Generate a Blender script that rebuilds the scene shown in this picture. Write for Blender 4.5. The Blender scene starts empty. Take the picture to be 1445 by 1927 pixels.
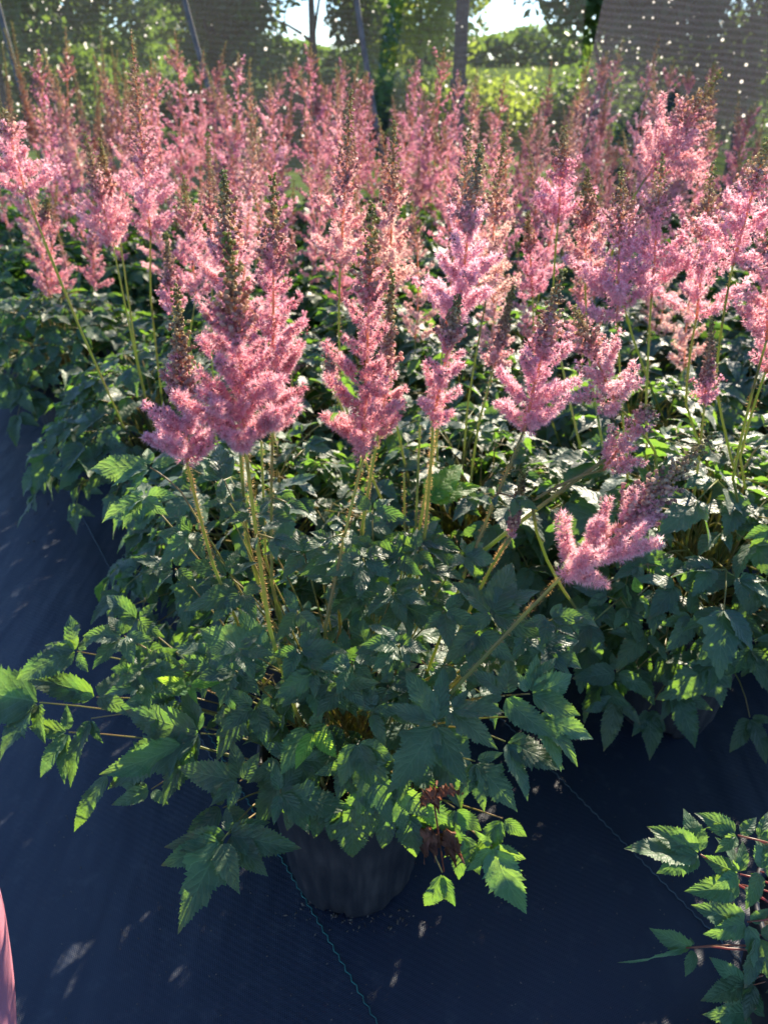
import bpy, math, random
import numpy as np
from mathutils import Vector, Matrix, Euler
R = math.radians
S = bpy.context.scene
COL = S.collection

# ------------------------------------------------------------------ camera
CAM_H = 1.0
PITCH = math.atan(853.5 / 1428.0)
FPX = 1428.0
cam = bpy.data.cameras.new('camera'); camo = bpy.data.objects.new('camera', cam); COL.objects.link(camo)
camo.location = (0, 0, CAM_H); camo.rotation_euler = (math.pi / 2 - PITCH, 0, 0)
cam.sensor_fit = 'VERTICAL'; cam.sensor_height = 36.0; cam.lens = FPX / 1927 * 36.0
cam.clip_start = 0.02; cam.clip_end = 2000
cam.dof.use_dof = True; cam.dof.focus_distance = 0.71; cam.dof.aperture_fstop = 7.5
cam.dof.aperture_blades = 7
S.camera = camo
# ------------------------------------------------------------------ light
SUN_EL, SUN_AZ = 27.0, 27.0
w = bpy.data.worlds.new('World'); S.world = w; w.use_nodes = True
nt = w.node_tree; bg = nt.nodes['Background']; sky = nt.nodes.new('ShaderNodeTexSky')
sky.sky_type = 'NISHITA'; sky.sun_disc = False; sky.sun_elevation = R(SUN_EL); sky.sun_rotation = R(SUN_AZ); sky.altitude = 1800; sky.dust_density = 0.3; sky.ozone_density = 4.0
tint = nt.nodes.new('ShaderNodeMix'); tint.data_type = 'RGBA'; tint.blend_type = 'MULTIPLY'; tint.inputs[0].default_value = 1.0
nt.links.new(sky.outputs[0], tint.inputs[6]); tint.inputs[7].default_value = (0.88, 0.95, 1.04, 1)
nt.links.new(tint.outputs[2], bg.inputs[0]); bg.inputs[1].default_value = 0.11
sl = bpy.data.lights.new('sun', 'SUN'); sl.energy = 5.0; sl.angle = R(0.5); sl.color = (1.0, 0.87, 0.68)
so = bpy.data.objects.new('sun', sl); COL.objects.link(so)
sdir = Vector((math.sin(R(SUN_AZ)) * math.cos(R(SUN_EL)), math.cos(R(SUN_AZ)) * math.cos(R(SUN_EL)), math.sin(R(SUN_EL))))
so.rotation_euler = (-sdir).to_track_quat('-Z', 'Y').to_euler(); so.location = sdir * 20
S.view_settings.view_transform = 'Standard'; S.view_settings.look = 'None'
S.view_settings.exposure = 1.82; S.view_settings.gamma = 1.0
S.cycles.max_bounces = 8; S.cycles.transparent_max_bounces = 12
S.cycles.sample_clamp_indirect = 6

# ------------------------------------------------------------------ projection helpers (points in the place, from measured directions)
cp, sp_ = math.cos(PITCH), math.sin(PITCH)
def ray(px, py):
    x = (px - 722.5) / FPX; y = (py - 963.5) / FPX
    return np.array([x, cp - y * sp_, -sp_ - y * cp])
CAMP = np.array([0, 0, CAM_H])
def P(px, py, Y):
    d = ray(px, py); return CAMP + d * (Y / d[1])
def PG(px, py, z=0.0):
    d = ray(px, py); return CAMP + d * ((z - CAM_H) / d[2])
def unit(v):
    v = np.asarray(v, float); return v / (np.linalg.norm(v) + 1e-12)

# ------------------------------------------------------------------ mesh builder
class MB:
    def __init__(s): s.V = []; s.T = []; s.M = []; s.UV = []; s.C = []; s.n = 0
    def add(s, V, T, mat=0, uv=None, col=None):
        V = np.asarray(V, float).reshape(-1, 3); T = np.asarray(T, int).reshape(-1, 3)
        s.V.append(V); s.T.append(T + s.n); s.M.append(np.full(len(T), mat, int))
        s.UV.append(np.zeros((len(V), 2)) if uv is None else np.asarray(uv, float))
        c = np.ones((len(V), 3)) if col is None else np.broadcast_to(np.asarray(col, float), (len(V), 3))
        s.C.append(c); s.n += len(V)
    def mesh(s, name, mats, origin=(0, 0, 0), smooth=True):
        V = np.concatenate(s.V) - np.asarray(origin, float); T = np.concatenate(s.T); M = np.concatenate(s.M)
        UV = np.concatenate(s.UV); C = np.concatenate(s.C)
        me = bpy.data.meshes.new(name)
        me.vertices.add(len(V)); me.vertices.foreach_set('co', V.astype(np.float32).ravel())
        me.loops.add(len(T) * 3); me.loops.foreach_set('vertex_index', T.astype(np.int32).ravel())
        me.polygons.add(len(T)); me.polygons.foreach_set('loop_start', np.arange(0, len(T) * 3, 3, dtype=np.int32))
        me.polygons.foreach_set('loop_total', np.full(len(T), 3, dtype=np.int32))
        me.polygons.foreach_set('material_index', M.astype(np.int32))
        me.polygons.foreach_set('use_smooth', np.full(len(T), smooth))
        uvl = me.uv_layers.new(name='UVMap'); uvl.data.foreach_set('uv', UV[T.ravel()].astype(np.float32).ravel())
        ca = me.color_attributes.new('col', 'FLOAT_COLOR', 'POINT')
        ca.data.foreach_set('color', np.concatenate([C, np.ones((len(C), 1))], 1).astype(np.float32).ravel())
        for m in mats: me.materials.append(m)
        me.update(); me.validate()
        return me

def link(name, me, parent=None, loc=(0, 0, 0)):
    o = bpy.data.objects.new(name, me); COL.objects.link(o); o.location = loc
    if parent is not None: o.parent = parent
    return o
def tag(o, label=None, cat=None, group=None, kind=None):
    if label: o['label'] = label
    if cat: o['category'] = cat
    if group: o['group'] = group
    if kind: o['kind'] = kind
    return o
def empty(name, loc, rz=0):
    o = bpy.data.objects.new(name, None); COL.objects.link(o); o.location = loc; o.rotation_euler = (0, 0, rz)
    o.empty_display_size = 0.1; return o

# ------------------------------------------------------------------ materials
class NB:
    def __init__(s, name):
        s.m = bpy.data.materials.new(name); s.m.use_nodes = True; s.t = s.m.node_tree
        s.t.nodes.clear(); s.out = s.n('ShaderNodeOutputMaterial')
    def n(s, typ, **kw):
        x = s.t.nodes.new(typ)
        for k, v in kw.items(): setattr(x, k, v)
        return x
    def l(s, a, b): s.t.links.new(a, b)
    def val(s, sock, v):
        if hasattr(v, 'links'): s.l(v, sock)
        else: sock.default_value = v
    def math(s, op, a, b=0.0, clamp=False):
        x = s.n('ShaderNodeMath', operation=op); x.use_clamp = clamp
        s.val(x.inputs[0], a); s.val(x.inputs[1], b); return x.outputs[0]
    def mix(s, f, a, b, bt='MIX'):
        x = s.n('ShaderNodeMix', data_type='RGBA', blend_type=bt)
        s.val(x.inputs[0], f); s.val(x.inputs[6], a); s.val(x.inputs[7], b); return x.outputs[2]
    def noise(s, vec, scale, detail=2, rough=0.5, col=False):
        x = s.n('ShaderNodeTexNoise'); s.l(vec, x.inputs['Vector']); x.inputs['Scale'].default_value = scale
        x.inputs['Detail'].default_value = detail; x.inputs['Roughness'].default_value = rough
        return x.outputs['Color' if col else 'Fac']
    def mr(s, v, a, b, c, d):
        x = s.n('ShaderNodeMapRange'); s.val(x.inputs[0], v)
        for i, q in enumerate((a, b, c, d)): x.inputs[i + 1].default_value = q
        return x.outputs[0]
    def bump(s, h, strength, dist, normal=None):
        x = s.n('ShaderNodeBump'); x.inputs['Strength'].default_value = strength; x.inputs['Distance'].default_value = dist
        s.val(x.inputs['Height'], h)
        if normal is not None: s.l(normal, x.inputs['Normal'])
        return x.outputs[0]
    def pr(s, color, rough=0.5, spec=0.5, normal=None, **kw):
        x = s.n('ShaderNodeBsdfPrincipled'); s.val(x.inputs['Base Color'], color); s.val(x.inputs['Roughness'], rough)
        s.val(x.inputs['Specular IOR Level'], spec)
        if normal is not None: s.l(normal, x.inputs['Normal'])
        for k, v in kw.items(): s.val(x.inputs[k], v)
        return x.outputs[0]
    def mixs(s, f, a, b):
        x = s.n('ShaderNodeMixShader'); s.val(x.inputs[0], f); s.l(a, x.inputs[1]); s.l(b, x.inputs[2]); return x.outputs[0]
    def done(s, sh): s.l(sh, s.out.inputs['Surface']); return s.m

def rgba(c): return (c[0], c[1], c[2], 1.0)

def leaf_material(name, base, base2, trans, tfac=0.38, rough=0.42, veins=True):
    b = NB(name); tc = b.n('ShaderNodeTexCoord'); uv = tc.outputs['UV']; ob = tc.outputs['Object']
    sx = b.n('ShaderNodeSeparateXYZ'); b.l(uv, sx.inputs[0])
    a = b.math('ABSOLUTE', b.math('SUBTRACT', b.math('MULTIPLY', sx.outputs[0], 2.0), 1.0))
    v = sx.outputs[1]
    oi = b.n('ShaderNodeObjectInfo')
    n1 = b.noise(ob, 7.0, 2); n2 = b.noise(ob, 260.0, 2); n3 = b.noise(ob, 35.0, 3)
    f = b.mr(n1, 0.32, 0.68, 0, 1)
    col = b.mix(f, rgba(base), rgba(base2))
    att = b.n('ShaderNodeAttribute', attribute_name='col')
    col = b.mix(1.0, col, att.outputs['Color'], 'MULTIPLY')
    col = b.mix(b.mr(n3, 0.55, 0.8, 0, 0.35), col, rgba([x * 1.7 for x in base2]))
    nrm = None
    tcol = b.mix(b.mr(n3, 0.3, 0.7, 0, 1), rgba(trans), rgba([trans[0] * 0.6, trans[1] * 0.8, trans[2]]))
    if veins:
        ph = b.math('ADD', b.math('MULTIPLY', b.math('SUBTRACT', v, b.math('MULTIPLY', a, 0.30)), 7.5), b.math('MULTIPLY', n3, 0.8))
        fr = b.math('FRACT', ph)
        tri = b.math('ABSOLUTE', b.math('SUBTRACT', fr, 0.5))       # 0 at vein, .5 between
        vein = b.mr(tri, 0.0, 0.09, 1, 0)
        mid = b.mr(a, 0.0, 0.06, 1, 0)
        vm = b.math('MAXIMUM', vein, mid, True)
        h = b.math('ADD', b.math('SUBTRACT', b.math('MULTIPLY', tri, 1.1), b.math('MULTIPLY', vein, 0.12)), b.math('MULTIPLY', n2, 1.5))
        h = b.math('SUBTRACT', h, b.math('MULTIPLY', mid, 0.5))
        nrm = b.bump(h, 0.42, 0.0014)
        col = b.mix(b.math('MULTIPLY', vm, 0.28), col, rgba([x * 2.2 + 0.01 for x in base2]))
        tcol = b.mix(b.math('MULTIPLY', vm, 0.35), tcol, rgba([min(1, trans[0] * 1.6), min(1, trans[1] * 1.3), trans[2] * 2]))
    if veins: col = b.mix(b.math('MULTIPLY', b.mr(v, 0.90, 1.0, 0, 0.9), b.mr(n1, 0.45, 0.6, 0, 1)), col, (0.16, 0.08, 0.03, 1))
    sh = b.pr(col, b.mr(n2, 0.3, 0.7, rough - 0.08, rough + 0.1), 0.37, nrm, **({'Sheen Weight': 0.20, 'Sheen Roughness': 0.45} if veins else {}))
    tr = b.n('ShaderNodeBsdfTranslucent'); b.l(tcol, tr.inputs[0])
    if nrm is not None: b.l(nrm, tr.inputs['Normal'])
    return b.done(b.mixs(tfac, sh, tr.outputs[0]))

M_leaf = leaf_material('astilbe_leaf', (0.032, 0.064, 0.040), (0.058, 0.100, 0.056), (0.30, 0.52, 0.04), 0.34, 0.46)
M_leafl = leaf_material('astilbe_leaf_light', (0.048, 0.112, 0.052), (0.075, 0.150, 0.068), (0.36, 0.58, 0.06), 0.36, 0.50)  # light green leaf; on some leaves the paler tone paints in sunlight
M_leaf_sunlit = leaf_material('astilbe_leaf_sunlit', (0.07, 0.17, 0.03), (0.10, 0.22, 0.04), (0.55, 0.85, 0.05), 0.55, 0.5)  # brighter copy of the leaf, sunlight painted into its colour
M_leaf_far = leaf_material('astilbe_leaf_plain', (0.030, 0.070, 0.034), (0.048, 0.100, 0.044), (0.28, 0.52, 0.035), 0.32, 0.48, False)
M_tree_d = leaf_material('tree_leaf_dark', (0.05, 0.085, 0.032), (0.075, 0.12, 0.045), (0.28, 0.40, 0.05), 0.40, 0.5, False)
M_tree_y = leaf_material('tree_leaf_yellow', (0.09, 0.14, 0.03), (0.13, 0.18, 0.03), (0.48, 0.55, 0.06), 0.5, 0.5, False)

def simple(name, c1, c2, scale, rough, spec=0.4, bump=0.0, bdist=0.001, tr=None, tf=0.3):
    b = NB(name); tc = b.n('ShaderNodeTexCoord'); n = b.noise(tc.outputs['Object'], scale, 4)
    col = b.mix(b.mr(n, 0.35, 0.65, 0, 1), rgba(c1), rgba(c2))
    nrm = b.bump(n, bump, bdist) if bump else None
    sh = b.pr(col, rough, spec, nrm)
    if tr is not None:
        t = b.n('ShaderNodeBsdfTranslucent'); t.inputs[0].default_value = rgba(tr); sh = b.mixs(tf, sh, t.outputs[0])
    return b.done(sh)

M_stem = simple('flower_stem_green', (0.16, 0.21, 0.06), (0.28, 0.15, 0.07), 9, 0.45, 0.4, 0.2, 0.0006, (0.48, 0.58, 0.14), 0.38)
M_stem_o = simple('flower_axis_orange', (0.50, 0.24, 0.12), (0.60, 0.30, 0.20), 25, 0.5, 0.4, 0.0, 0.001, (0.9, 0.45, 0.22), 0.4)
M_stalk = simple('leaf_stalk', (0.16, 0.19, 0.05), (0.26, 0.15, 0.07), 14, 0.45, 0.4, 0.2, 0.0005, (0.5, 0.5, 0.08), 0.3)
M_stalk_r = simple('red_leaf_stalk', (0.24, 0.06, 0.05), (0.18, 0.15, 0.06), 10, 0.4, 0.5, 0.1, 0.0005, (0.8, 0.1, 0.1), 0.3)
M_hair = simple('stem_hair', (0.45, 0.20, 0.06), (0.55, 0.32, 0.12), 30, 0.5, 0.3, 0, 0.001, (0.95, 0.6, 0.25), 0.5)
M_dead = simple('dead_leaf', (0.08, 0.032, 0.02), (0.17, 0.08, 0.05), 60, 0.7, 0.2, 0.6, 0.002, (0.5, 0.18, 0.08), 0.25)
M_trunk = simple('bark', (0.05, 0.04, 0.032), (0.10, 0.085, 0.07), 6, 0.9, 0.2, 0.8, 0.02)
M_soil = simple('potting_soil', (0.02, 0.014, 0.01), (0.05, 0.035, 0.025), 90, 0.95, 0.2, 1.0, 0.006)
M_litter = simple('dry_litter', (0.05, 0.035, 0.025), (0.20, 0.16, 0.12), 60, 0.9, 0.1)
M_metal = simple('weathered_pipe', (0.09, 0.085, 0.08), (0.17, 0.16, 0.15), 20, 0.75, 0.3)
M_wood = simple('weathered_post', (0.05, 0.042, 0.038), (0.09, 0.078, 0.07), 30, 0.85, 0.2, 0.5, 0.004)

def flower_material(name, bright=1.0):
    b = NB(name); att = b.n('ShaderNodeAttribute', attribute_name='col'); oi = b.n('ShaderNodeObjectInfo')
    hs = b.n('ShaderNodeHueSaturation'); b.l(att.outputs['Color'], hs.inputs['Color'])
    b.l(b.mr(oi.outputs['Random'], 0, 1, 0.494, 0.516), hs.inputs['Hue'])
    r2 = b.math('FRACT', b.math('MULTIPLY', oi.outputs['Random'], 7.31))
    b.l(b.mr(r2, 0, 1, 0.85, 1.08), hs.inputs['Saturation'])
    b.l(b.mr(r2, 0, 1, 1.0, 0.86), hs.inputs['Value'])
    sh = b.pr(hs.outputs[0], 0.6, 0.25)
    t = b.n('ShaderNodeBsdfTranslucent'); b.l(hs.outputs[0], t.inputs[0])
    return b.done(b.mixs(0.60, sh, t.outputs[0]))
M_flower = flower_material('astilbe_flower')

def fabric():
    b = NB('woven_ground_cloth'); tc = b.n('ShaderNodeTexCoord'); ob = tc.outputs['Object']
    mp = b.n('ShaderNodeMapping'); b.l(ob, mp.inputs[0]); mp.inputs['Rotation'].default_value = (0, 0, R(28))
    sx = b.n('ShaderNodeSeparateXYZ'); b.l(mp.outputs[0], sx.inputs[0])
    u = b.math('MULTIPLY', sx.outputs[0], 2 * math.pi / 0.0030); v = b.math('MULTIPLY', sx.outputs[1], 2 * math.pi / 0.0042)
    h = b.math('MULTIPLY', b.math('SINE', u), b.math('SINE', v))
    h2 = b.math('ADD', h, b.math('MULTIPLY', b.math('SINE', b.math('MULTIPLY', v, 0.5)), 0.5))
    n1 = b.noise(ob, 2.2, 4); n2 = b.noise(ob, 700.0, 2); n3 = b.noise(ob, 30.0, 5, 0.65)
    col = b.mix(b.mr(n1, 0.3, 0.7, 0, 1), (0.006, 0.0115, 0.025, 1), (0.011, 0.017, 0.033, 1))
    col = b.mix(b.mr(n3, 0.55, 0.85, 0, 0.45), col, (0.075, 0.075, 0.078, 1))
    nrm = b.bump(b.math('ADD', h2, b.math('MULTIPLY', n2, 1.2)), 0.30, 0.0008)
    nrm = b.bump(n1, 0.35, 0.03, nrm)
    mp2 = b.n('ShaderNodeMapping'); b.l(ob, mp2.inputs[0]); mp2.inputs['Rotation'].default_value = (0, 0, R(-24)); mp2.inputs['Scale'].default_value = (7, 1.6, 1)
    nrm = b.bump(b.noise(mp2.outputs[0], 1.3, 3, 0.45), 0.5, 0.025, nrm)
    return b.done(b.pr(col, b.mr(n1, 0.3, 0.7, 0.46, 0.6), 0.5, nrm))
M_fabric = fabric()

def grass_mat():
    b = NB('far_grass'); tc = b.n('ShaderNodeTexCoord'); ob = tc.outputs['Object']
    n1 = b.noise(ob, 0.15, 4); n2 = b.noise(ob, 3.0, 4)
    col = b.mix(b.mr(n1, 0.35, 0.65, 0, 1), (0.07, 0.11, 0.03, 1), (0.12, 0.15, 0.045, 1))
    col = b.mix(b.mr(n2, 0.4, 0.75, 0, 0.5), col, (0.06, 0.12, 0.03, 1))
    return b.done(b.pr(col, 1.0, 0.0, b.bump(n2, 0.8, 0.1)))
M_grass = grass_mat()

def pot_mat():
    b = NB('black_plastic_pot'); tc = b.n('ShaderNodeTexCoord'); ob = tc.outputs['Object']
    n1 = b.noise(ob, 14.0, 5, 0.6); n2 = b.noise(ob, 120.0, 3)
    sx = b.n('ShaderNodeSeparateXYZ'); b.l(ob, sx.inputs[0])
    mp = b.n('ShaderNodeMapping'); b.l(ob, mp.inputs[0]); mp.inputs['Scale'].default_value = (60, 60, 5)
    n3 = b.noise(mp.outputs[0], 1.0, 4, 0.6)
    dust = b.math('MULTIPLY', b.mr(n3, 0.4, 0.75, 0, 1), b.mr(n1, 0.3, 0.7, 0.3, 1))
    col = b.mix(dust, (0.013, 0.013, 0.016, 1), (0.055, 0.046, 0.042, 1))
    return b.done(b.pr(col, b.mr(n1, 0.3, 0.7, 0.42, 0.65), 0.5, b.bump(n2, 0.25, 0.001)))
M_pot = pot_mat()

def net_mat(name, open_, lines, tone, glints, slope):
    b = NB(name); tc = b.n('ShaderNodeTexCoord'); uv = tc.outputs['UV']      # uv in metres on the net
    sx = b.n('ShaderNodeSeparateXYZ'); b.l(uv, sx.inputs[0])
    wob = b.noise(uv, 1.5, 3)
    vv = b.math('ADD', b.math('ADD', sx.outputs[1], b.math('MULTIPLY', sx.outputs[0], slope)), b.math('MULTIPLY', wob, 0.14))
    row = b.math('SINE', b.math('MULTIPLY', vv, 2 * math.pi / 0.026))
    row = b.mr(row, -0.2, 0.9, 0, 1)
    vo = b.n('ShaderNodeTexVoronoi', feature='F1'); b.l(uv, vo.inputs['Vector']); vo.inputs['Scale'].default_value = 32
    vo2 = b.n('ShaderNodeSeparateColor'); b.l(vo.outputs['Color'], vo2.inputs[0])
    big = b.noise(uv, 1.1, 3)
    pick = b.math('LESS_THAN', vo2.outputs[0], b.mr(big, 0.36, 0.66, 0.05 * glints, 0.62 * glints))
    rad = b.math('LESS_THAN', vo.outputs['Distance'], b.math('ADD', 0.05, b.math('MULTIPLY', b.math('POWER', vo2.outputs[1], 2.0), 0.19)))
    dot = b.math('MULTIPLY', pick, rad)  # white spots painted on the weave as sun glints
    patch = b.mr(big, 0.3, 0.7, -0.12, 0.12)
    thr = b.pr(b.mix(row, rgba([t * 0.6 for t in tone]), rgba(tone)), 0.5, 0.5)
    t = b.n('ShaderNodeBsdfTranslucent'); t.inputs[0].default_value = rgba([min(1, x * 1.8) for x in tone])
    thread = b.mixs(0.5, thr, t.outputs[0])
    tp = b.n('ShaderNodeBsdfTransparent')
    op = b.math('SUBTRACT', b.math('ADD', open_, patch), b.math('MULTIPLY', row, lines), True)
    net = b.mixs(op, thread, tp.outputs[0])
    d = b.n('ShaderNodeBsdfTranslucent'); d.inputs[0].default_value = (1, 0.97, 0.93, 1)
    rf = b.n('ShaderNodeBsdfRefraction'); rf.inputs['Color'].default_value = (1, 0.97, 0.93, 1); rf.inputs['Roughness'].default_value = 0.55; rf.inputs['IOR'].default_value = 1.25
    return b.done(b.mixs(dot, net, b.mixs(0.5, d.outputs[0], rf.outputs[0])))
M_net = net_mat('shade_net_open', 0.78, 0.08, (0.05, 0.05, 0.053), 1.7, 0.02)
M_net2 = net_mat('shade_net_dense', 0.46, 0.20, (0.034, 0.032, 0.036), 2.0, 0.13)

def thread_mat():
    b = NB('teal_thread'); tc = b.n('ShaderNodeTexCoord'); n = b.noise(tc.outputs['Object'], 9, 3)
    return b.done(b.pr(b.mix(b.mr(n, .35, .65, 0, 1), (0.008, 0.08, 0.07, 1), (0.012, 0.14, 0.11, 1)), 0.5, 0.5))
M_thread = thread_mat()
M_thread_d = simple('faded_thread', (0.05, 0.075, 0.085), (0.08, 0.11, 0.12), 12, 0.6, 0.4)

def skin_mat():
    b = NB('skin'); tc = b.n('ShaderNodeTexCoord'); ob = tc.outputs['Object']
    n1 = b.noise(ob, 18, 4); n2 = b.noise(ob, 380, 2)
    col = b.mix(b.mr(n1, .35, .65, 0, 1), (0.35, 0.13, 0.17, 1), (0.45, 0.18, 0.22, 1))
    return b.done(b.pr(col, 0.5, 0.4, b.bump(n2, 0.3, 0.0006), **{'Subsurface Weight': 0.15, 'Subsurface Radius': (0.012, 0.004, 0.002), 'Subsurface Scale': 1.0}))
M_skin = skin_mat()
M_shorts = simple('dark_shorts', (0.03, 0.035, 0.05), (0.05, 0.055, 0.075), 50, 0.9, 0.2, 0.4, 0.001)
M_shoe = simple('grey_shoe', (0.10, 0.10, 0.11), (0.16, 0.16, 0.17), 60, 0.8, 0.3, 0.3, 0.001)
M_sole = simple('shoe_sole', (0.5, 0.5, 0.48), (0.6, 0.6, 0.57), 30, 0.7, 0.3)

# ------------------------------------------------------------------ shapes
def tube(mb, pts, rad, sides=6, mat=0, col=None, cap=True):
    pts = np.asarray(pts, float); k = len(pts); rad = np.broadcast_to(np.asarray(rad, float), (k,))
    tan = np.gradient(pts, axis=0); tan /= np.linalg.norm(tan, axis=1)[:, None] + 1e-12
    ref = np.array([0.31, 0.21, 0.93]) if abs(tan[0] @ unit([0.31, 0.21, 0.93])) < 0.9 else np.array([1.0, 0, 0])
    a = np.cross(tan, ref); a /= np.linalg.norm(a, axis=1)[:, None] + 1e-12; b_ = np.cross(tan, a)
    th = np.arange(sides) * 2 * math.pi / sides
    V = pts[:, None] + rad[:, None, None] * (np.cos(th)[None, :, None] * a[:, None] + np.sin(th)[None, :, None] * b_[:, None])
    V = V.reshape(-1, 3); T = []
    for i in range(k - 1):
        for j in range(sides):
            p = i * sides + j; q = i * sides + (j + 1) % sides
            T += [(p, q, q + sides), (p, q + sides, p + sides)]
    if cap:
        V = np.vstack([V, pts[0], pts[-1]]); n = k * sides
        for j in range(sides):
            T += [(n, (j + 1) % sides, j), (n + 1, (k - 1) * sides + j, (k - 1) * sides + (j + 1) % sides)]
    mb.add(V, T, mat, None, col)

def bez(p0, p1, p2, n=10):
    t = np.linspace(0, 1, n)[:, None]; p0, p1, p2 = map(np.asarray, (p0, p1, p2))
    return (1 - t) ** 2 * p0 + 2 * t * (1 - t) * p1 + t ** 2 * p2

def leaf_template(teeth, lobed=False, seed=0):
    rg = np.random.default_rng(seed)
    def prof(v):
        p = np.power(v, 0.50) * np.power(1 - v, 1.0) * 2.62
        if lobed: p = p * (0.86 + 0.42 * np.exp(-((v - 0.30) / 0.09) ** 2) + 0.16 * np.exp(-((v - 0.60) / 0.06) ** 2))
        return p
    V = []; UV = []
    us = [-1, -0.5, 0, 0.5, 1]
    rows = 0
    V.append((0, 0)); UV.append((0.5, 0))
    for i in range(teeth):
        for k in (0, 1):
            v = (i + 0.25 + 0.55 * k) / (teeth + 0.3) if i < teeth else 0.98
            v = 0.03 + 0.95 * v
            amp = (1.0, 0.90, 0.97, 0.87)[i % 4] * (1 + 0.025 * rg.normal())
            w = prof(np.array(v)) * ((0.81 * (1 + 0.05 * rg.normal())) if k == 0 else amp)
            for u in us:
                ww = prof(np.array(v)) * 0.9 if abs(u) < 1 else w
                fw = (0.36 / teeth if k == 1 else 0.02 / teeth) if abs(u) == 1 else 0
                V.append((u * ww, v + fw)); UV.append((u * 0.5 + 0.5, v))
            rows += 1
    V.append((0, 1.03)); UV.append((0.5, 1.0))
    V = np.array(V, float); UV = np.array(UV, float); T = []
    for j in range(4): T.append((0, 1 + j + 1, 1 + j))
    for r in range(rows - 1):
        for j in range(4):
            a = 1 + r * 5 + j; T += [(a, a + 1, a + 6), (a, a + 6, a + 5)]
    n = len(V) - 1
    for j in range(4): T.append((1 + (rows - 1) * 5 + j, 1 + (rows - 1) * 5 + j + 1, n))
    return V, np.array(T), UV
TM_HI = [leaf_template(17 + s, False, s) for s in range(4)]
TM_HL = [leaf_template(18 + s, True, s + 9) for s in range(3)]
TM_MD = [leaf_template(9, False, s + 3) for s in range(2)]
TM_ML = [leaf_template(9, True, 30)]
TM_LO = [leaf_template(5, False, 8)]

def leaflet(mb, base, d, n, L, W, tm, rg, droop=0.25, fold=0.25, mat=0, col=None, twist=0.0):
    d = unit(d); n = np.asarray(n, float); n = unit(n - d * (n @ d)); s = np.cross(d, n)
    if twist: s, n = s * math.cos(twist) + n * math.sin(twist), n * math.cos(twist) - s * math.sin(twist)
    V, T, UV = tm; x = V[:, 0] * rg.uniform(.92, 1.06); y = V[:, 1]
    ph = rg.uniform(0, 6.28); side = rg.normal() * 0.06
    z = -droop * y ** 2 + fold * np.abs(x) * 0.5 * W / L + 0.018 * np.sin(y * 26 + ph) * np.abs(x) + 0.07 * np.sin(y * 5 + ph) * x - 0.05 * np.sin(y * 9 + ph * 2) * x * x
    z = z - 0.10 * (np.abs(x) ** 2) * (W / L)
    yy = y * (1 - 0.25 * droop * y)
    X = base + np.outer(yy * L, d) + np.outer(x * W * 0.5 + side * y * y * L, s) + np.outer(z * L, n)
    if col is None:
        k = rg.uniform(0.68, 1.3); col = (k * rg.uniform(0.85, 1.3), k, k * rg.uniform(0.8, 1.15))
    mb.add(X, T, mat, UV, col)

def rot(v, axis, a):
    axis = unit(axis); v = np.asarray(v, float)
    return v * math.cos(a) + np.cross(axis, v) * math.sin(a) + axis * (axis @ v) * (1 - math.cos(a))

def compound(mb, p, d, n, s, rg, hi=True, smat=1, full=True, lite=0.0):
    """a compound leaf: rachis from p along d, leaf plane normal n, terminal leaflet of length s"""
    plain = (TM_HI if hi == 2 else TM_MD if hi == 1 else TM_LO); lob = (TM_HL if hi == 2 else TM_ML if hi == 1 else TM_LO)
    d = unit(d); n = unit(np.asarray(n) - d * (np.asarray(n) @ d))
    d1 = unit(d - n * rg.uniform(0.05, 0.3)); p1 = p + d * s * 0.35 + d1 * s * 0.4
    if hi: tube(mb, [p, p + d * s * 0.35, p1], [0.0011, 0.0009, 0.0007], 4, smat)
    def lf(b, dd, L, lobed=False):
        dd = unit(dd + rg.normal(0, 0.10, 3)); nn = unit(n + rg.normal(0, 0.20, 3))
        t = (lob if lobed else plain); leaflet(mb, b, dd, nn, L, L * rg.uniform(0.50, 0.64), t[rg.integers(len(t))], rg, rg.uniform(0.08, 0.42), rg.uniform(0.15, 0.7), 0)
    lf(p1, d1, s, rg.random() < 0.45)
    for sg in (-1, 1):
        lf(p1, rot(d1, n, sg * R(rg.uniform(48, 66))), s * rg.uniform(0.62, 0.85))
        q = p + d * s * rg.uniform(-0.02, 0.06); dd = rot(d, n, sg * R(rg.uniform(60, 78)))
        q2 = q + dd * s * 0.22
        if hi: tube(mb, [q, q2], [0.0009, 0.0006], 4, smat, cap=False)
        lf(q2, dd, s * rg.uniform(0.6, 0.82))
        if full:
            lf(q2, rot(dd, n, sg * R(55)), s * rg.uniform(0.4, 0.55)); lf(q2, rot(dd, n, -sg * R(55)), s * rg.uniform(0.4, 0.6))

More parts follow.
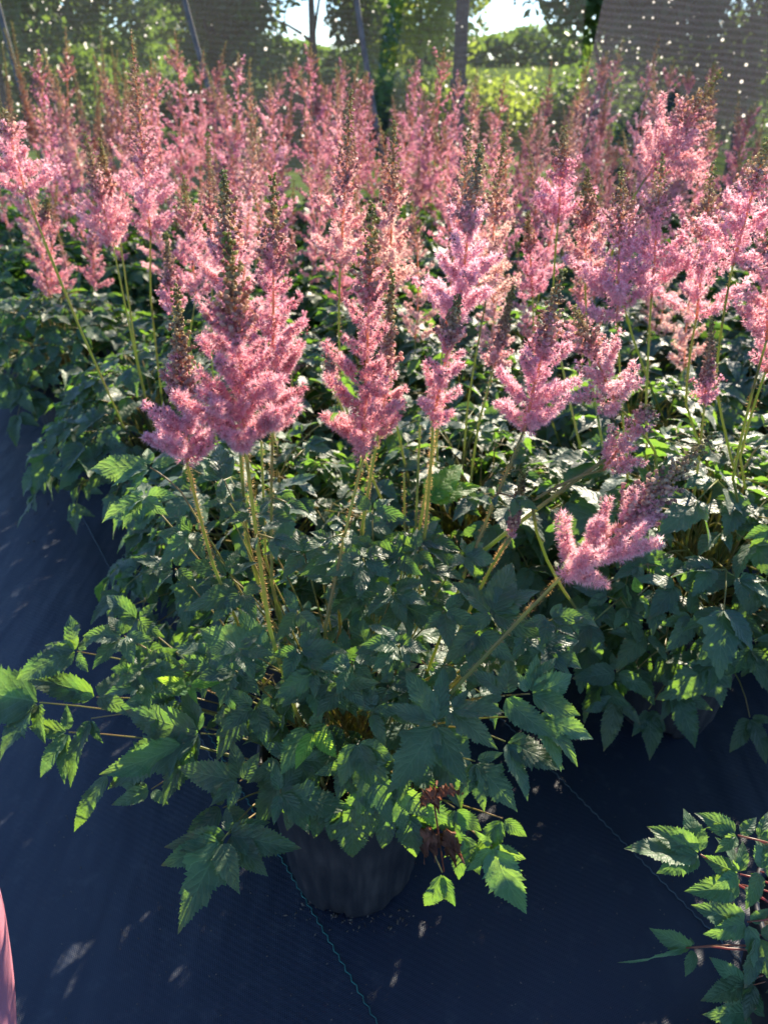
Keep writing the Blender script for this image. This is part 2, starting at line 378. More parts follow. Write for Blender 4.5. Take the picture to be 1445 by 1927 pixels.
def foliage(rg, Rad, z0, z1, nl, hi, s0=0.06, openness=0.0):
    mb = MB()
    for i in range(nl):
        u = (i + 0.5) / nl; rr = math.sqrt(u); az = i * 2.399963 + rg.normal() * 0.25
        r = Rad * rr * rg.uniform(0.85, 1.02)
        zt = z0 + (z1 - z0) * math.sqrt(max(0, 1 - (0.95 * rr) ** 2)) * rg.uniform(0.82, 1.05) - rg.random() * 0.05
        o = np.array([math.cos(az), math.sin(az), 0])
        p = o * r * 0.86 + np.array([0, 0, zt])
        c0 = np.array([rg.normal() * 0.02, rg.normal() * 0.02, 0.185])
        tilt = 0.25 - 1.15 * rr ** 2
        d = unit(rot(o, [0, 0, 1], rg.normal() * 0.5) + np.array([0, 0, tilt + rg.normal() * 0.2]))
        n = unit(np.array([0, 0, 1.0]) + o * (0.15 + 0.9 * rr ** 2) + rg.normal(0, 0.22, 3))
        if hi: tube(mb, bez(c0, c0 + np.array([0, 0, (zt - 0.185) * 0.9]) + o * r * 0.25, p, 6), np.linspace(0.0019, 0.0011, 6), 4, 1, cap=False)
        compound(mb, p, d, n, s0 * rg.uniform(0.75, 1.25), rg, hi)
    for i in range(nl // 4):                                      # inner low leaves that fill the shade under the dome
        az = rg.uniform(0, 6.28); o = np.array([math.cos(az), math.sin(az), 0]); r = Rad * rg.uniform(0.25, 0.6)
        p = o * r + np.array([0, 0, z0 + (z1 - z0) * rg.uniform(0.1, 0.5)])
        compound(mb, p, unit(o + [0, 0, -0.3]), unit(np.array([0, 0, 1.0]) + o * 0.5), s0 * 0.9, rg, 1 if hi else 0, full=False)
    return mb

OCT_V = np.array([(1, 0, 0), (-1, 0, 0), (0, 1, 0), (0, -1, 0), (0, 0, 1), (0, 0, -1)], float)
OCT_T = np.array([(0, 2, 4), (2, 1, 4), (1, 3, 4), (3, 0, 4), (2, 0, 5), (1, 2, 5), (3, 1, 5), (0, 3, 5)])
def buds(mb, C, r, col, rg):
    C = np.asarray(C, float).reshape(-1, 3); k = len(C)
    if not k: return
    r = np.broadcast_to(r, (k,)); A = rg.normal(size=(k, 3, 3)); Q = np.linalg.qr(A)[0]
    base = OCT_V * np.array([1, 1, 1.35])
    V = C[:, None] + r[:, None, None] * np.einsum('ij,kjl->kil', base, Q)
    T = OCT_T[None] + (np.arange(k) * 6)[:, None, None]
    cc = np.repeat(np.broadcast_to(col, (k, 3)), 6, axis=0)
    mb.add(V.reshape(-1, 3), T.reshape(-1, 3), 0, None, cc)

PINK_A = np.array([1.0, 0.44, 0.53]); PINK_B = np.array([1.0, 0.80, 0.83]); PEACH = np.array([0.98, 0.58, 0.48]); MAUVE = np.array([0.88, 0.42, 0.50])
def fuzz(mb, start, d, L, r, rg, q, curve, tint):
    n = max(5, int(L / 0.06 * q['n'])); d = unit(d)
    s = rg.random(n) ** 0.9; p = start + np.outer(s * L, d) + np.outer(s ** 2 * L, curve)
    rad = rg.normal(size=(n, 3)); rad -= np.outer(rad @ d, d); rad /= np.linalg.norm(rad, axis=1)[:, None] + 1e-9
    tap = 1 - 0.55 * s; lump = 1 + 0.28 * np.sin(s * L / 0.006 + rg.uniform(0, 6))
    c = p + rad * (r * 0.42 * tap * lump)[:, None]
    out = rad + 0.40 * d + rg.normal(0, 0.25, (n, 3)); out /= np.linalg.norm(out, axis=1)[:, None]
    ns = q['s']; dirs = out[:, None] + rg.normal(0, 0.55, (n, ns, 3)); dirs /= np.linalg.norm(dirs, axis=2)[:, :, None]
    ln = (r * 0.70 * rg.uniform(0.65, 1.25, (n, ns)) * (0.65 + 0.35 * tap)[:, None])
    per = np.cross(dirs, rg.normal(size=(n, ns, 3))); per /= np.linalg.norm(per, axis=2)[:, :, None] + 1e-9
    pw = q['w']; cc = c[:, None] + dirs * (r * 0.08)
    V = np.stack([cc + per * pw, cc - per * pw, cc + dirs * ln[:, :, None] + per * pw * 0.35], axis=2).reshape(-1, 3)
    T = np.arange(len(V)).reshape(-1, 3)
    f = rg.random((n, 1)); tn = tint * rg.uniform(0.80, 1.10, (n, 1))
    base = (PINK_A * (1 - 0.35 * f) + PEACH * 0.35 * f) * tn; tip = (PINK_A * (1 - f) + PINK_B * f) * tn
    col = np.stack([base[:, None].repeat(ns, 1) * 0.92, base[:, None].repeat(ns, 1) * 0.92, tip[:, None].repeat(ns, 1)], axis=2).reshape(-1, 3)
    mb.add(V, T, 0, None, np.clip(col, 0, 1))
    k = max(3, n // 4); sb = rg.random(k); pb = start + np.outer(sb * L, d) + np.outer(sb ** 2 * L, curve) + rg.normal(0, 1, (k, 3)) * (r * 0.28 * (1 - 0.5 * sb))[:, None]
    mixc = rg.random((k, 1)); buds(mb, pb, rg.uniform(0.7, 1.15, k) * q['b'], np.clip((MAUVE * mixc + PEACH * (1 - mixc)) * rg.uniform(0.6, 1.0, (k, 1)), 0, 1), rg)

Q_HI = dict(n=130, s=10, w=0.00032, b=0.0011); Q_MD = dict(bs=0.9, bt=1.05, n=42, s=8, w=0.0008, b=0.0015); Q_LO = dict(bs=1.05, bt=1.15, n=20, s=6, w=0.0016, b=0.0021)
def plume(mb, axis, wid, rg, q, bud_from=0.55, tint=(1, 1, 1), nb=17, gap=0.0, bz=1.0):
    """axis: function s in 0..1 -> point; wid: longest branch"""
    tint = np.asarray(tint, float)
    s_ = np.linspace(0, 1, 24); ax = np.array([axis(t) for t in s_]); L = np.linalg.norm(np.diff(ax, axis=0), axis=1).sum()
    tube(mb, ax, np.linspace(0.0020, 0.0006, 24) * q.get('ax', 1), 5, 1)
    az = rg.uniform(0, 6.28)
    for i in range(nb):
        u = i / (nb - 1); s = bud_from * 1.02 * u ** 1.12
        s = max(0.0, s + rg.normal() * 0.012)
        az += 2.3999 + rg.normal() * 0.25
        p = axis(s); t = unit(axis(s + 0.02) - axis(max(0, s - 0.02)))
        e1 = unit(np.cross(t, [0.3, 0.8, 0.1])); e2 = np.cross(t, e1); rad = e1 * math.cos(az) + e2 * math.sin(az)
        bl = wid * (0.80 + 0.30 * min(1, u / 0.18)) * (1 - 0.64 * u ** 0.9) * rg.uniform(0.62, 1.2)
        ang = R(rg.uniform(52, 74) - 22 * u); d = rad * math.sin(ang) + t * math.cos(ang)
        r = (0.0090 * (1 - 0.34 * u)) * (wid / 0.05) ** 0.30
        fuzz(mb, p, d, bl, r, rg, q, t * rg.uniform(0.0, 0.28) + np.array([0, 0, -0.04]), tint)
        if bl > 0.025 and u < 0.6:
            for k in range(3):
                f = rg.uniform(0.15, 0.6); dd = unit(rot(d, t, (1 if k % 2 else -1) * R(rg.uniform(30, 55))) + 0.2 * t)
                fuzz(mb, p + d * bl * f, dd, bl * rg.uniform(0.3, 0.48), r * 0.8, rg, q, t * 0.1, tint)
        if u > 0.45:                                             # unopened tips on the upper branches
            k = 7; sb = rg.uniform(0.75, 1.1, k)
            buds(mb, p + np.outer(sb * bl, d) + rg.normal(0, 0.0022, (k, 3)), 0.0013 * q['b'] / 0.0011 * 0.9, np.array([0.46, 0.24, 0.22]) * rg.uniform(0.6, 1.3, (k, 1)), rg)
    m = int(44 * max(0.4, (1 - bud_from) / 0.45))
    for i in range(m):
        u = i / (m - 1); s = bud_from - 0.08 + (1.08 - bud_from) * u
        az += 2.3999; p = axis(min(1, s)); t = unit(axis(min(1, s + 0.02)) - axis(s - 0.02))
        e1 = unit(np.cross(t, [0.3, 0.8, 0.1])); e2 = np.cross(t, e1); rad = e1 * math.cos(az) + e2 * math.sin(az)
        bl = (wid * 0.40 * (1 - u) ** 1.3 + 0.0035) * rg.uniform(0.7, 1.2) * bz; d = unit(rad * 0.8 + t * 0.75)
        k = int(4 + bl / 0.003); sb = np.linspace(0.15, 1, k)
        c0 = np.array([0.80, 0.50, 0.40]) * (1 - u) + np.array([0.40, 0.42, 0.13]) * u
        c1 = np.array([0.40, 0.18, 0.19]) * (1 - u) + np.array([0.20, 0.17, 0.07]) * u
        f = rg.random((k, 1)); br = 0.0024 * (1 - 0.40 * u) * rg.uniform(0.75, 1.2, k) * q.get('bs', 1)
        pts = p + np.outer(sb * bl, d) + rg.normal(0, 0.0011, (k, 3))
        buds(mb, pts, br, (c0 * f + c1 * (1 - f)) * rg.uniform(0.95, 1.45, (k, 1)) * q.get('bt', 1), rg)
        if u < 0.5 and rg.random() < 0.9 * (1 - u / 0.5):
            fuzz(mb, p, d, bl * 0.8, 0.006, rg, dict(q, n=q['n'] * 0.5), t * 0.05, tint)
def stem(mb, pts, r0, r1, rg, hairs=0):
    tube(mb, pts, np.linspace(r0, r1, len(pts)) * .86, 7, 0)
    if hairs:
        pts = np.asarray(pts); i = rg.integers(0, len(pts) - 1, hairs); f = rg.random((hairs, 1))
        c = pts[i] * (1 - f) + pts[i + 1] * f; t = pts[i + 1] - pts[i]; t /= np.linalg.norm(t, axis=1)[:, None] + 1e-9
        rd = rg.normal(size=(hairs, 3)); rd -= (rd * t).sum(1)[:, None] * t; rd /= np.linalg.norm(rd, axis=1)[:, None]
        rr = r0 * 0.85; ln = rg.uniform(0.0010, 0.0034, (hairs, 1)); a = c + rd * rr; w_ = t * 0.00009
        V = np.stack([a + w_, a - w_, a + rd * ln + t * rg.normal(0, 0.0006, (hairs, 1))], 1).reshape(-1, 3)
        mb.add(V, np.arange(len(V)).reshape(-1, 3), 1)

# ------------------------------------------------------------------ ground
def sheet(name, x0, x1, y0, y1, z, mat, nx=1, ny=1):
    mb = MB(); xs = np.linspace(x0, x1, nx + 1); ys = np.linspace(y0, y1, ny + 1)
    V = [(x, y, z) for y in ys for x in xs]; T = []
    for j in range(ny):
        for i in range(nx):
            a = j * (nx + 1) + i; T += [(a, a + 1, a + nx + 2), (a, a + nx + 2, a + nx + 1)]
    mb.add(V, T); o = link(name, mb.mesh(name, [mat])); return o
tag(sheet('grass_ground', -700, 700, -60, 1200, -0.02, M_grass), kind='structure')
tag(sheet('ground_cloth', -9, 9, -4, 6.2, 0.0, M_fabric), kind='structure')

# marker threads woven along the cloth: zigzag raised cords
def marker(a, b_, mat, w_, label, pitch=0.0075):
    a = np.asarray(a); b_ = np.asarray(b_); L = np.linalg.norm(b_ - a); d = (b_ - a) / L; s = np.array([-d[1], d[0], 0])
    mb = MB(); n = int(L / pitch)
    t = np.arange(n + 1) * pitch; pts = a + np.outer(t, d) + np.outer(np.where(np.arange(n + 1) % 2, w_, -w_), s) + [0, 0, 0.0016]
    tube(mb, pts, 0.0009, 4, 0)
    return tag(link('marker_thread', mb.mesh('marker_thread', [mat])), label, 'thread', 'marker threads stitched in the ground cloth')
g1, g2 = PG(520, 1600), PG(712, 1930); dd = unit(g2 - g1)
marker(g1 - dd * 0.5, g2 + dd * 0.25, M_thread, 0.0016, 'teal zigzag thread running from beneath the front pot to the bottom edge')
g3, g4 = PG(1040, 1452), PG(1302, 1718); d3 = unit(g4 - g3)
marker(g3 - d3 * 0.3, g4 + d3 * 0.35, M_thread_d, 0.0014, 'faded zigzag thread crossing the dark cloth between front plant and low plant')
g5, g6 = PG(165, 990), PG(245, 1140); d5 = unit(g6 - g5)
marker(g5 - d5 * 0.6, g6 + d5 * 0.6, M_thread_d, 0.0012, 'faint thread on the open navy path left of the front plant')

rg = np.random.default_rng(77)
mb = MB()
for i in range(620):                                               # dust specks, bark crumbs, petals on the cloth
    if i < 240: p = PG(rg.uniform(0, 1400), rg.uniform(1000, 1927))
    else: p = PG(rg.normal(90, 60), rg.normal(960, 40)) if i < 330 else PG(rg.normal(660, 70), rg.normal(1722, 16)) if i < 400 else PG(rg.uniform(100, 1400), rg.uniform(1450, 1927))
    L = rg.uniform(0.0009, 0.0028) * (1.5 if 240 <= i < 400 else .7); a = rg.uniform(0, 6.28); d = np.array([math.cos(a), math.sin(a), 0]); s = np.array([-d[1], d[0], 0])
    t = rg.uniform(0.2, 0.5) * L; z = np.array([0, 0, 0.0012])
    V = [p - d * L + z * 0.6, p + s * t + z * 0.7, p + d * L + z * 1.2, p - s * t + z * 0.7, p + z * 2.0 + [0, 0, t]]
    mb.add(V, [(0, 1, 4), (1, 2, 4), (2, 3, 4), (3, 0, 4)])
tag(link('litter', mb.mesh('litter', [M_litter])), 'tiny pale crumbs and specks scattered over the ground cloth', 'litter', kind='stuff')

# ------------------------------------------------------------------ pots
def pot_mesh(r0=0.086, r1=0.113, h=0.240, hi=True):
    mb = MB(); ns = 96 if hi else 28
    prof = [(0, 0.012), (r0 - 0.012, 0.012), (r0 - 0.008, 0.002), (r0 - 0.002, 0.0), (r0, 0.006), (r0 + 0.002, 0.016)]
    for k in range(1, 9): f = k / 8; prof.append((r0 + 0.002 + (r1 - r0 - 0.004) * f, 0.016 + (h - 0.036) * f))
    prof += [(r1 + 0.004, h - 0.018), (r1 + 0.005, h - 0.003), (r1 + 0.003, h), (r1 - 0.001, h), (r1 - 0.003, h - 0.03), (r1 - 0.004, h - 0.035)]
    th = np.arange(ns) * 2 * math.pi / ns; V = []
    for i, (r, z) in enumerate(prof):
        rib = 0.0011 * np.sin(th * 24) if 5 <= i <= 13 else 0.0
        notch = (0.006 * (np.sin(th * 6) > 0.55)) if 2 <= i <= 5 else 0.0
        rr = r + rib - (notch if i <= 4 else 0) ; V.append(np.stack([rr * np.cos(th), rr * np.sin(th), np.full(ns, z) + (notch if i <= 4 else 0)], 1))
    V = np.concatenate(V); T = []
    for i in range(len(prof) - 1):
        for j in range(ns):
            a = i * ns + j; b = i * ns + (j + 1) % ns; T += [(a, b, b + ns), (a, b + ns, a + ns)]
    mb.add(V, T)
    return mb.mesh('pot', [M_pot])
def soil_mesh(r=0.107, z=0.205):
    mb = MB(); rg = np.random.default_rng(5); V = [(0, 0, z + 0.012)]; T = []
    for k in range(1, 6):
        for j in range(24):
            a = j * 2 * math.pi / 24; V.append((r * k / 5 * math.cos(a), r * k / 5 * math.sin(a), z + (0.012 * (1 - k / 5)) + (rg.normal() * 0.002 if k < 5 else 0)))
    for j in range(24): T.append((0, 1 + j, 1 + (j + 1) % 24))
    for k in range(4):
        for j in range(24):
            a = 1 + k * 24 + j; b = 1 + k * 24 + (j + 1) % 24; T += [(a, a + 24, b + 24), (a, b + 24, b)]
    mb.add(V, T); return mb.mesh('soil', [M_soil])
ME_POT = pot_mesh(); ME_SOIL = soil_mesh(); ME_POT_FAR = pot_mesh(hi=False)

# ------------------------------------------------------------------ placed flower spikes (pixel measured, each at its own depth)
def placed_spike(root, tip, base, foot, Yt, Yb, Yf, wpx, seed, q=Q_HI, bud=0.55, tint=(1, 1, 1), nb=17, crown=None, r0=0.0023, hairs=900, lean=0.0, bz=1.0, bract=False, gap=None):
    rg = np.random.default_rng(seed); o = np.array(root.location)
    T = P(*tip, Yt); B = P(*base, Yb); F = P(*foot, Yf)
    depth = cp * B[1] + sp_ * (CAM_H - B[2]); wid = 1.2 * wpx / FPX * depth
    mid = (T + B) / 2 + unit(np.cross(T - B, [0, 1, 0.2])) * lean
    axis = lambda s: (1 - s) ** 2 * B + 2 * s * (1 - s) * mid + s * s * T
    if crown is None: crown = o + np.array([(F[0] - o[0]) * 0.35, (F[1] - o[1]) * 0.3, 0.17])
    k = unit(B - F); c2 = F - k * 0.06
    low = bez(crown, crown * 0.3 + c2 * 0.7, F, 7); t = unit(mid - B); up = bez(F, (F + B) / 2 + (F - crown) * 0.03, B + t * 0.001, 12)
    pts = np.vstack([low[:-1], up])
    ms = MB(); stem(ms, pts, r0, r0 * 0.62, rg, hairs)
    so_ = link('flower_stem', ms.mesh('flower_stem', [M_stem, M_hair], o), root)
    mp = MB(); plume(mp, axis, wid, rg, q, bud, tint, nb, bz=bz)
    link('plume', mp.mesh('plume', [M_flower, M_stem_o], o), so_)
    if bract:
        ml = MB(); p = pts[-6]; dd = unit([rg.choice([-1, 1]) * 0.8, -0.5, 0.1]); compound(ml, p, dd, [0, -0.2, 1], 0.026, rg, 2, full=False)
        link('stem_leaf', ml.mesh('stem_leaf', [M_leaf, M_stalk], o), so_)
    return so_

# ================================================================== THE FRONT PLANT
FP = np.array([-0.045, 0.685, 0.0])
front = empty('potted_astilbe', FP)
tag(front, 'large pink astilbe in front, its ribbed black pot showing under hanging leaves', 'plant')
link('pot', ME_POT, front); link('soil', ME_SOIL, front)
#            tip         base         foot       Yt   Yb   Yf   w  seed bud
SPK = [
 ((333, 545), (352, 868), (402, 1065), .63, .61, .64, 88, 1, .42, dict(nb=13)),
 ((430, 440), (462, 838), (508, 1185), .54, .53, .56, 112, 2, .58, dict(nb=20, r0=.0026)),
 ((420, 325), (442, 660), (465, 1010), .74, .72, .72, 92, 3, .62, dict(nb=16)),
 ((515, 335), (514, 800), (512, 1100), .69, .67, .66, 84, 4, .72, dict(nb=22)),
 ((700, 392), (684, 862), (612, 1180), .66, .64, .60, 92, 5, .72, dict(nb=20)),
 ((737, 515), (722, 770), (680, 1000), .71, .70, .69, 44, 6, .40, dict(nb=9)),
 ((903, 275), (860, 600), (788, 1000), .74, .72, .70, 88, 7, .58, dict(nb=16)),
 ((862, 560), (815, 792), (800, 1000), .69, .68, .68, 66, 8, .66, dict(nb=12)),
 ((1057, 512), (985, 812), (876, 1075), .70, .68, .66, 96, 9, .55, dict(nb=13)),
 ((1345, 815), (1056, 1085), (852, 1300), .60, .54, .54, 128, 10, .46, dict(nb=13, r0=.0027, lean=-0.006)),
 ((985, 888), (962, 1010), (925, 1065), .70, .70, .69, 18, 11, .22, dict(nb=5)),
]
for i, (a, b_, c, Yt, Yb, Yf, wpx, sd, bud, kw) in enumerate(SPK):
    placed_spike(front, a, b_, c, Yt, Yb, Yf, wpx, sd, bud=bud, bract=(i in (1, 3, 4, 8)), **kw)
# bare extra stems that rise beside the flower stems
rg = np.random.default_rng(4)
for (tx, ty, bx, by, Y) in ((448, 640, 462, 1020, .74), (700, 860, 682, 1010, .72), (790, 800, 782, 1000, .73), (492, 830, 500, 1050, .7), (760, 890, 762, 1030, .78)):
    ms = MB(); A = P(bx, by, Y); B = P(tx, ty, Y + .01); cr = FP + np.array([(A[0] - FP[0]) * .4, .02, .17])
    stem(ms, np.vstack([bez(cr, cr * .4 + A * .6 - [0, 0, .01], A, 6)[:-1], bez(A, (A + B) / 2, B, 8)]), .0019, .0014, rg, 260)
    link('flower_stem', ms.mesh('flower_stem', [M_stem, M_hair], FP), front)

# leaves of the front plant: node pixel, depth, leaflet tips (pixels), plane normal tweak, options
def plane_hit(px, py, p0, n, Ymin=0.3):
    d = ray(px, py); den = d @ n
    t0 = (p0[1]) / d[1]
    if abs(den) > 0.12: t = ((p0 - CAMP) @ n) / den
    else: t = t0
    dd = CAMP + d * t
    if np.linalg.norm(dd - p0) > 0.13 or t < 0: dd = CAMP + d * t0
    return dd
def hand_leaf(root, node, Y, tips, nx=0.0, ny=-0.5, nz=0.8, wr=0.62, lob=(), mat=None, crown=None, via=None, seed=0, stalk=M_stalk, droop=0.24, bend=None):
    rg = np.random.default_rng(seed + 1000); o = np.array(root.location)
    p = P(*node, Y); n = unit([nx, ny, nz]); mb = MB()
    for i, t in enumerate(tips):
        q = plane_hit(t[0], t[1], p, n); d = q - p; L = np.linalg.norm(d)
        if L < 0.006: continue
        wrr = t[2] if len(t) > 2 else wr * rg.uniform(0.9, 1.12)
        nn = unit(n + rg.normal(0, 0.16, 3))
        tm = TM_HL if (i in lob) else TM_HI
        st = p + unit(d) * 0.003 + nn * 0.0006 * i
        dd = unit(unit(d) + nn * droop * 0.9)
        leaflet(mb, st, dd, nn, L * (1 + droop * 0.18), L * wrr, tm[rg.integers(len(tm))], rg, droop * rg.uniform(0.7, 1.3), rg.uniform(0.2, 0.6), 0)
    if crown is None: crown = o + np.array([rg.normal() * 0.025, rg.normal() * 0.02, 0.175])
    if via is not None: m = P(*via)
    else:
        m = (crown + p) / 2; m = m + np.array([rg.normal() * .02, rg.normal() * .012, 0.05 + rg.uniform(-.02, .04)])
    tube(mb, np.vstack([bez(crown, crown * 0.5 + m * 0.5 + [0, 0, .02], m, 5)[:-1], bez(m, (m + p) / 2 + [0, 0, .006], p, 5)]) if via is not None else bez(crown, m, p, 9), np.linspace(0.0015, 0.0008, 9), 5, 1)
    return link('leaf', mb.mesh('leaf', [mat or M_leaf, stalk], o), root)

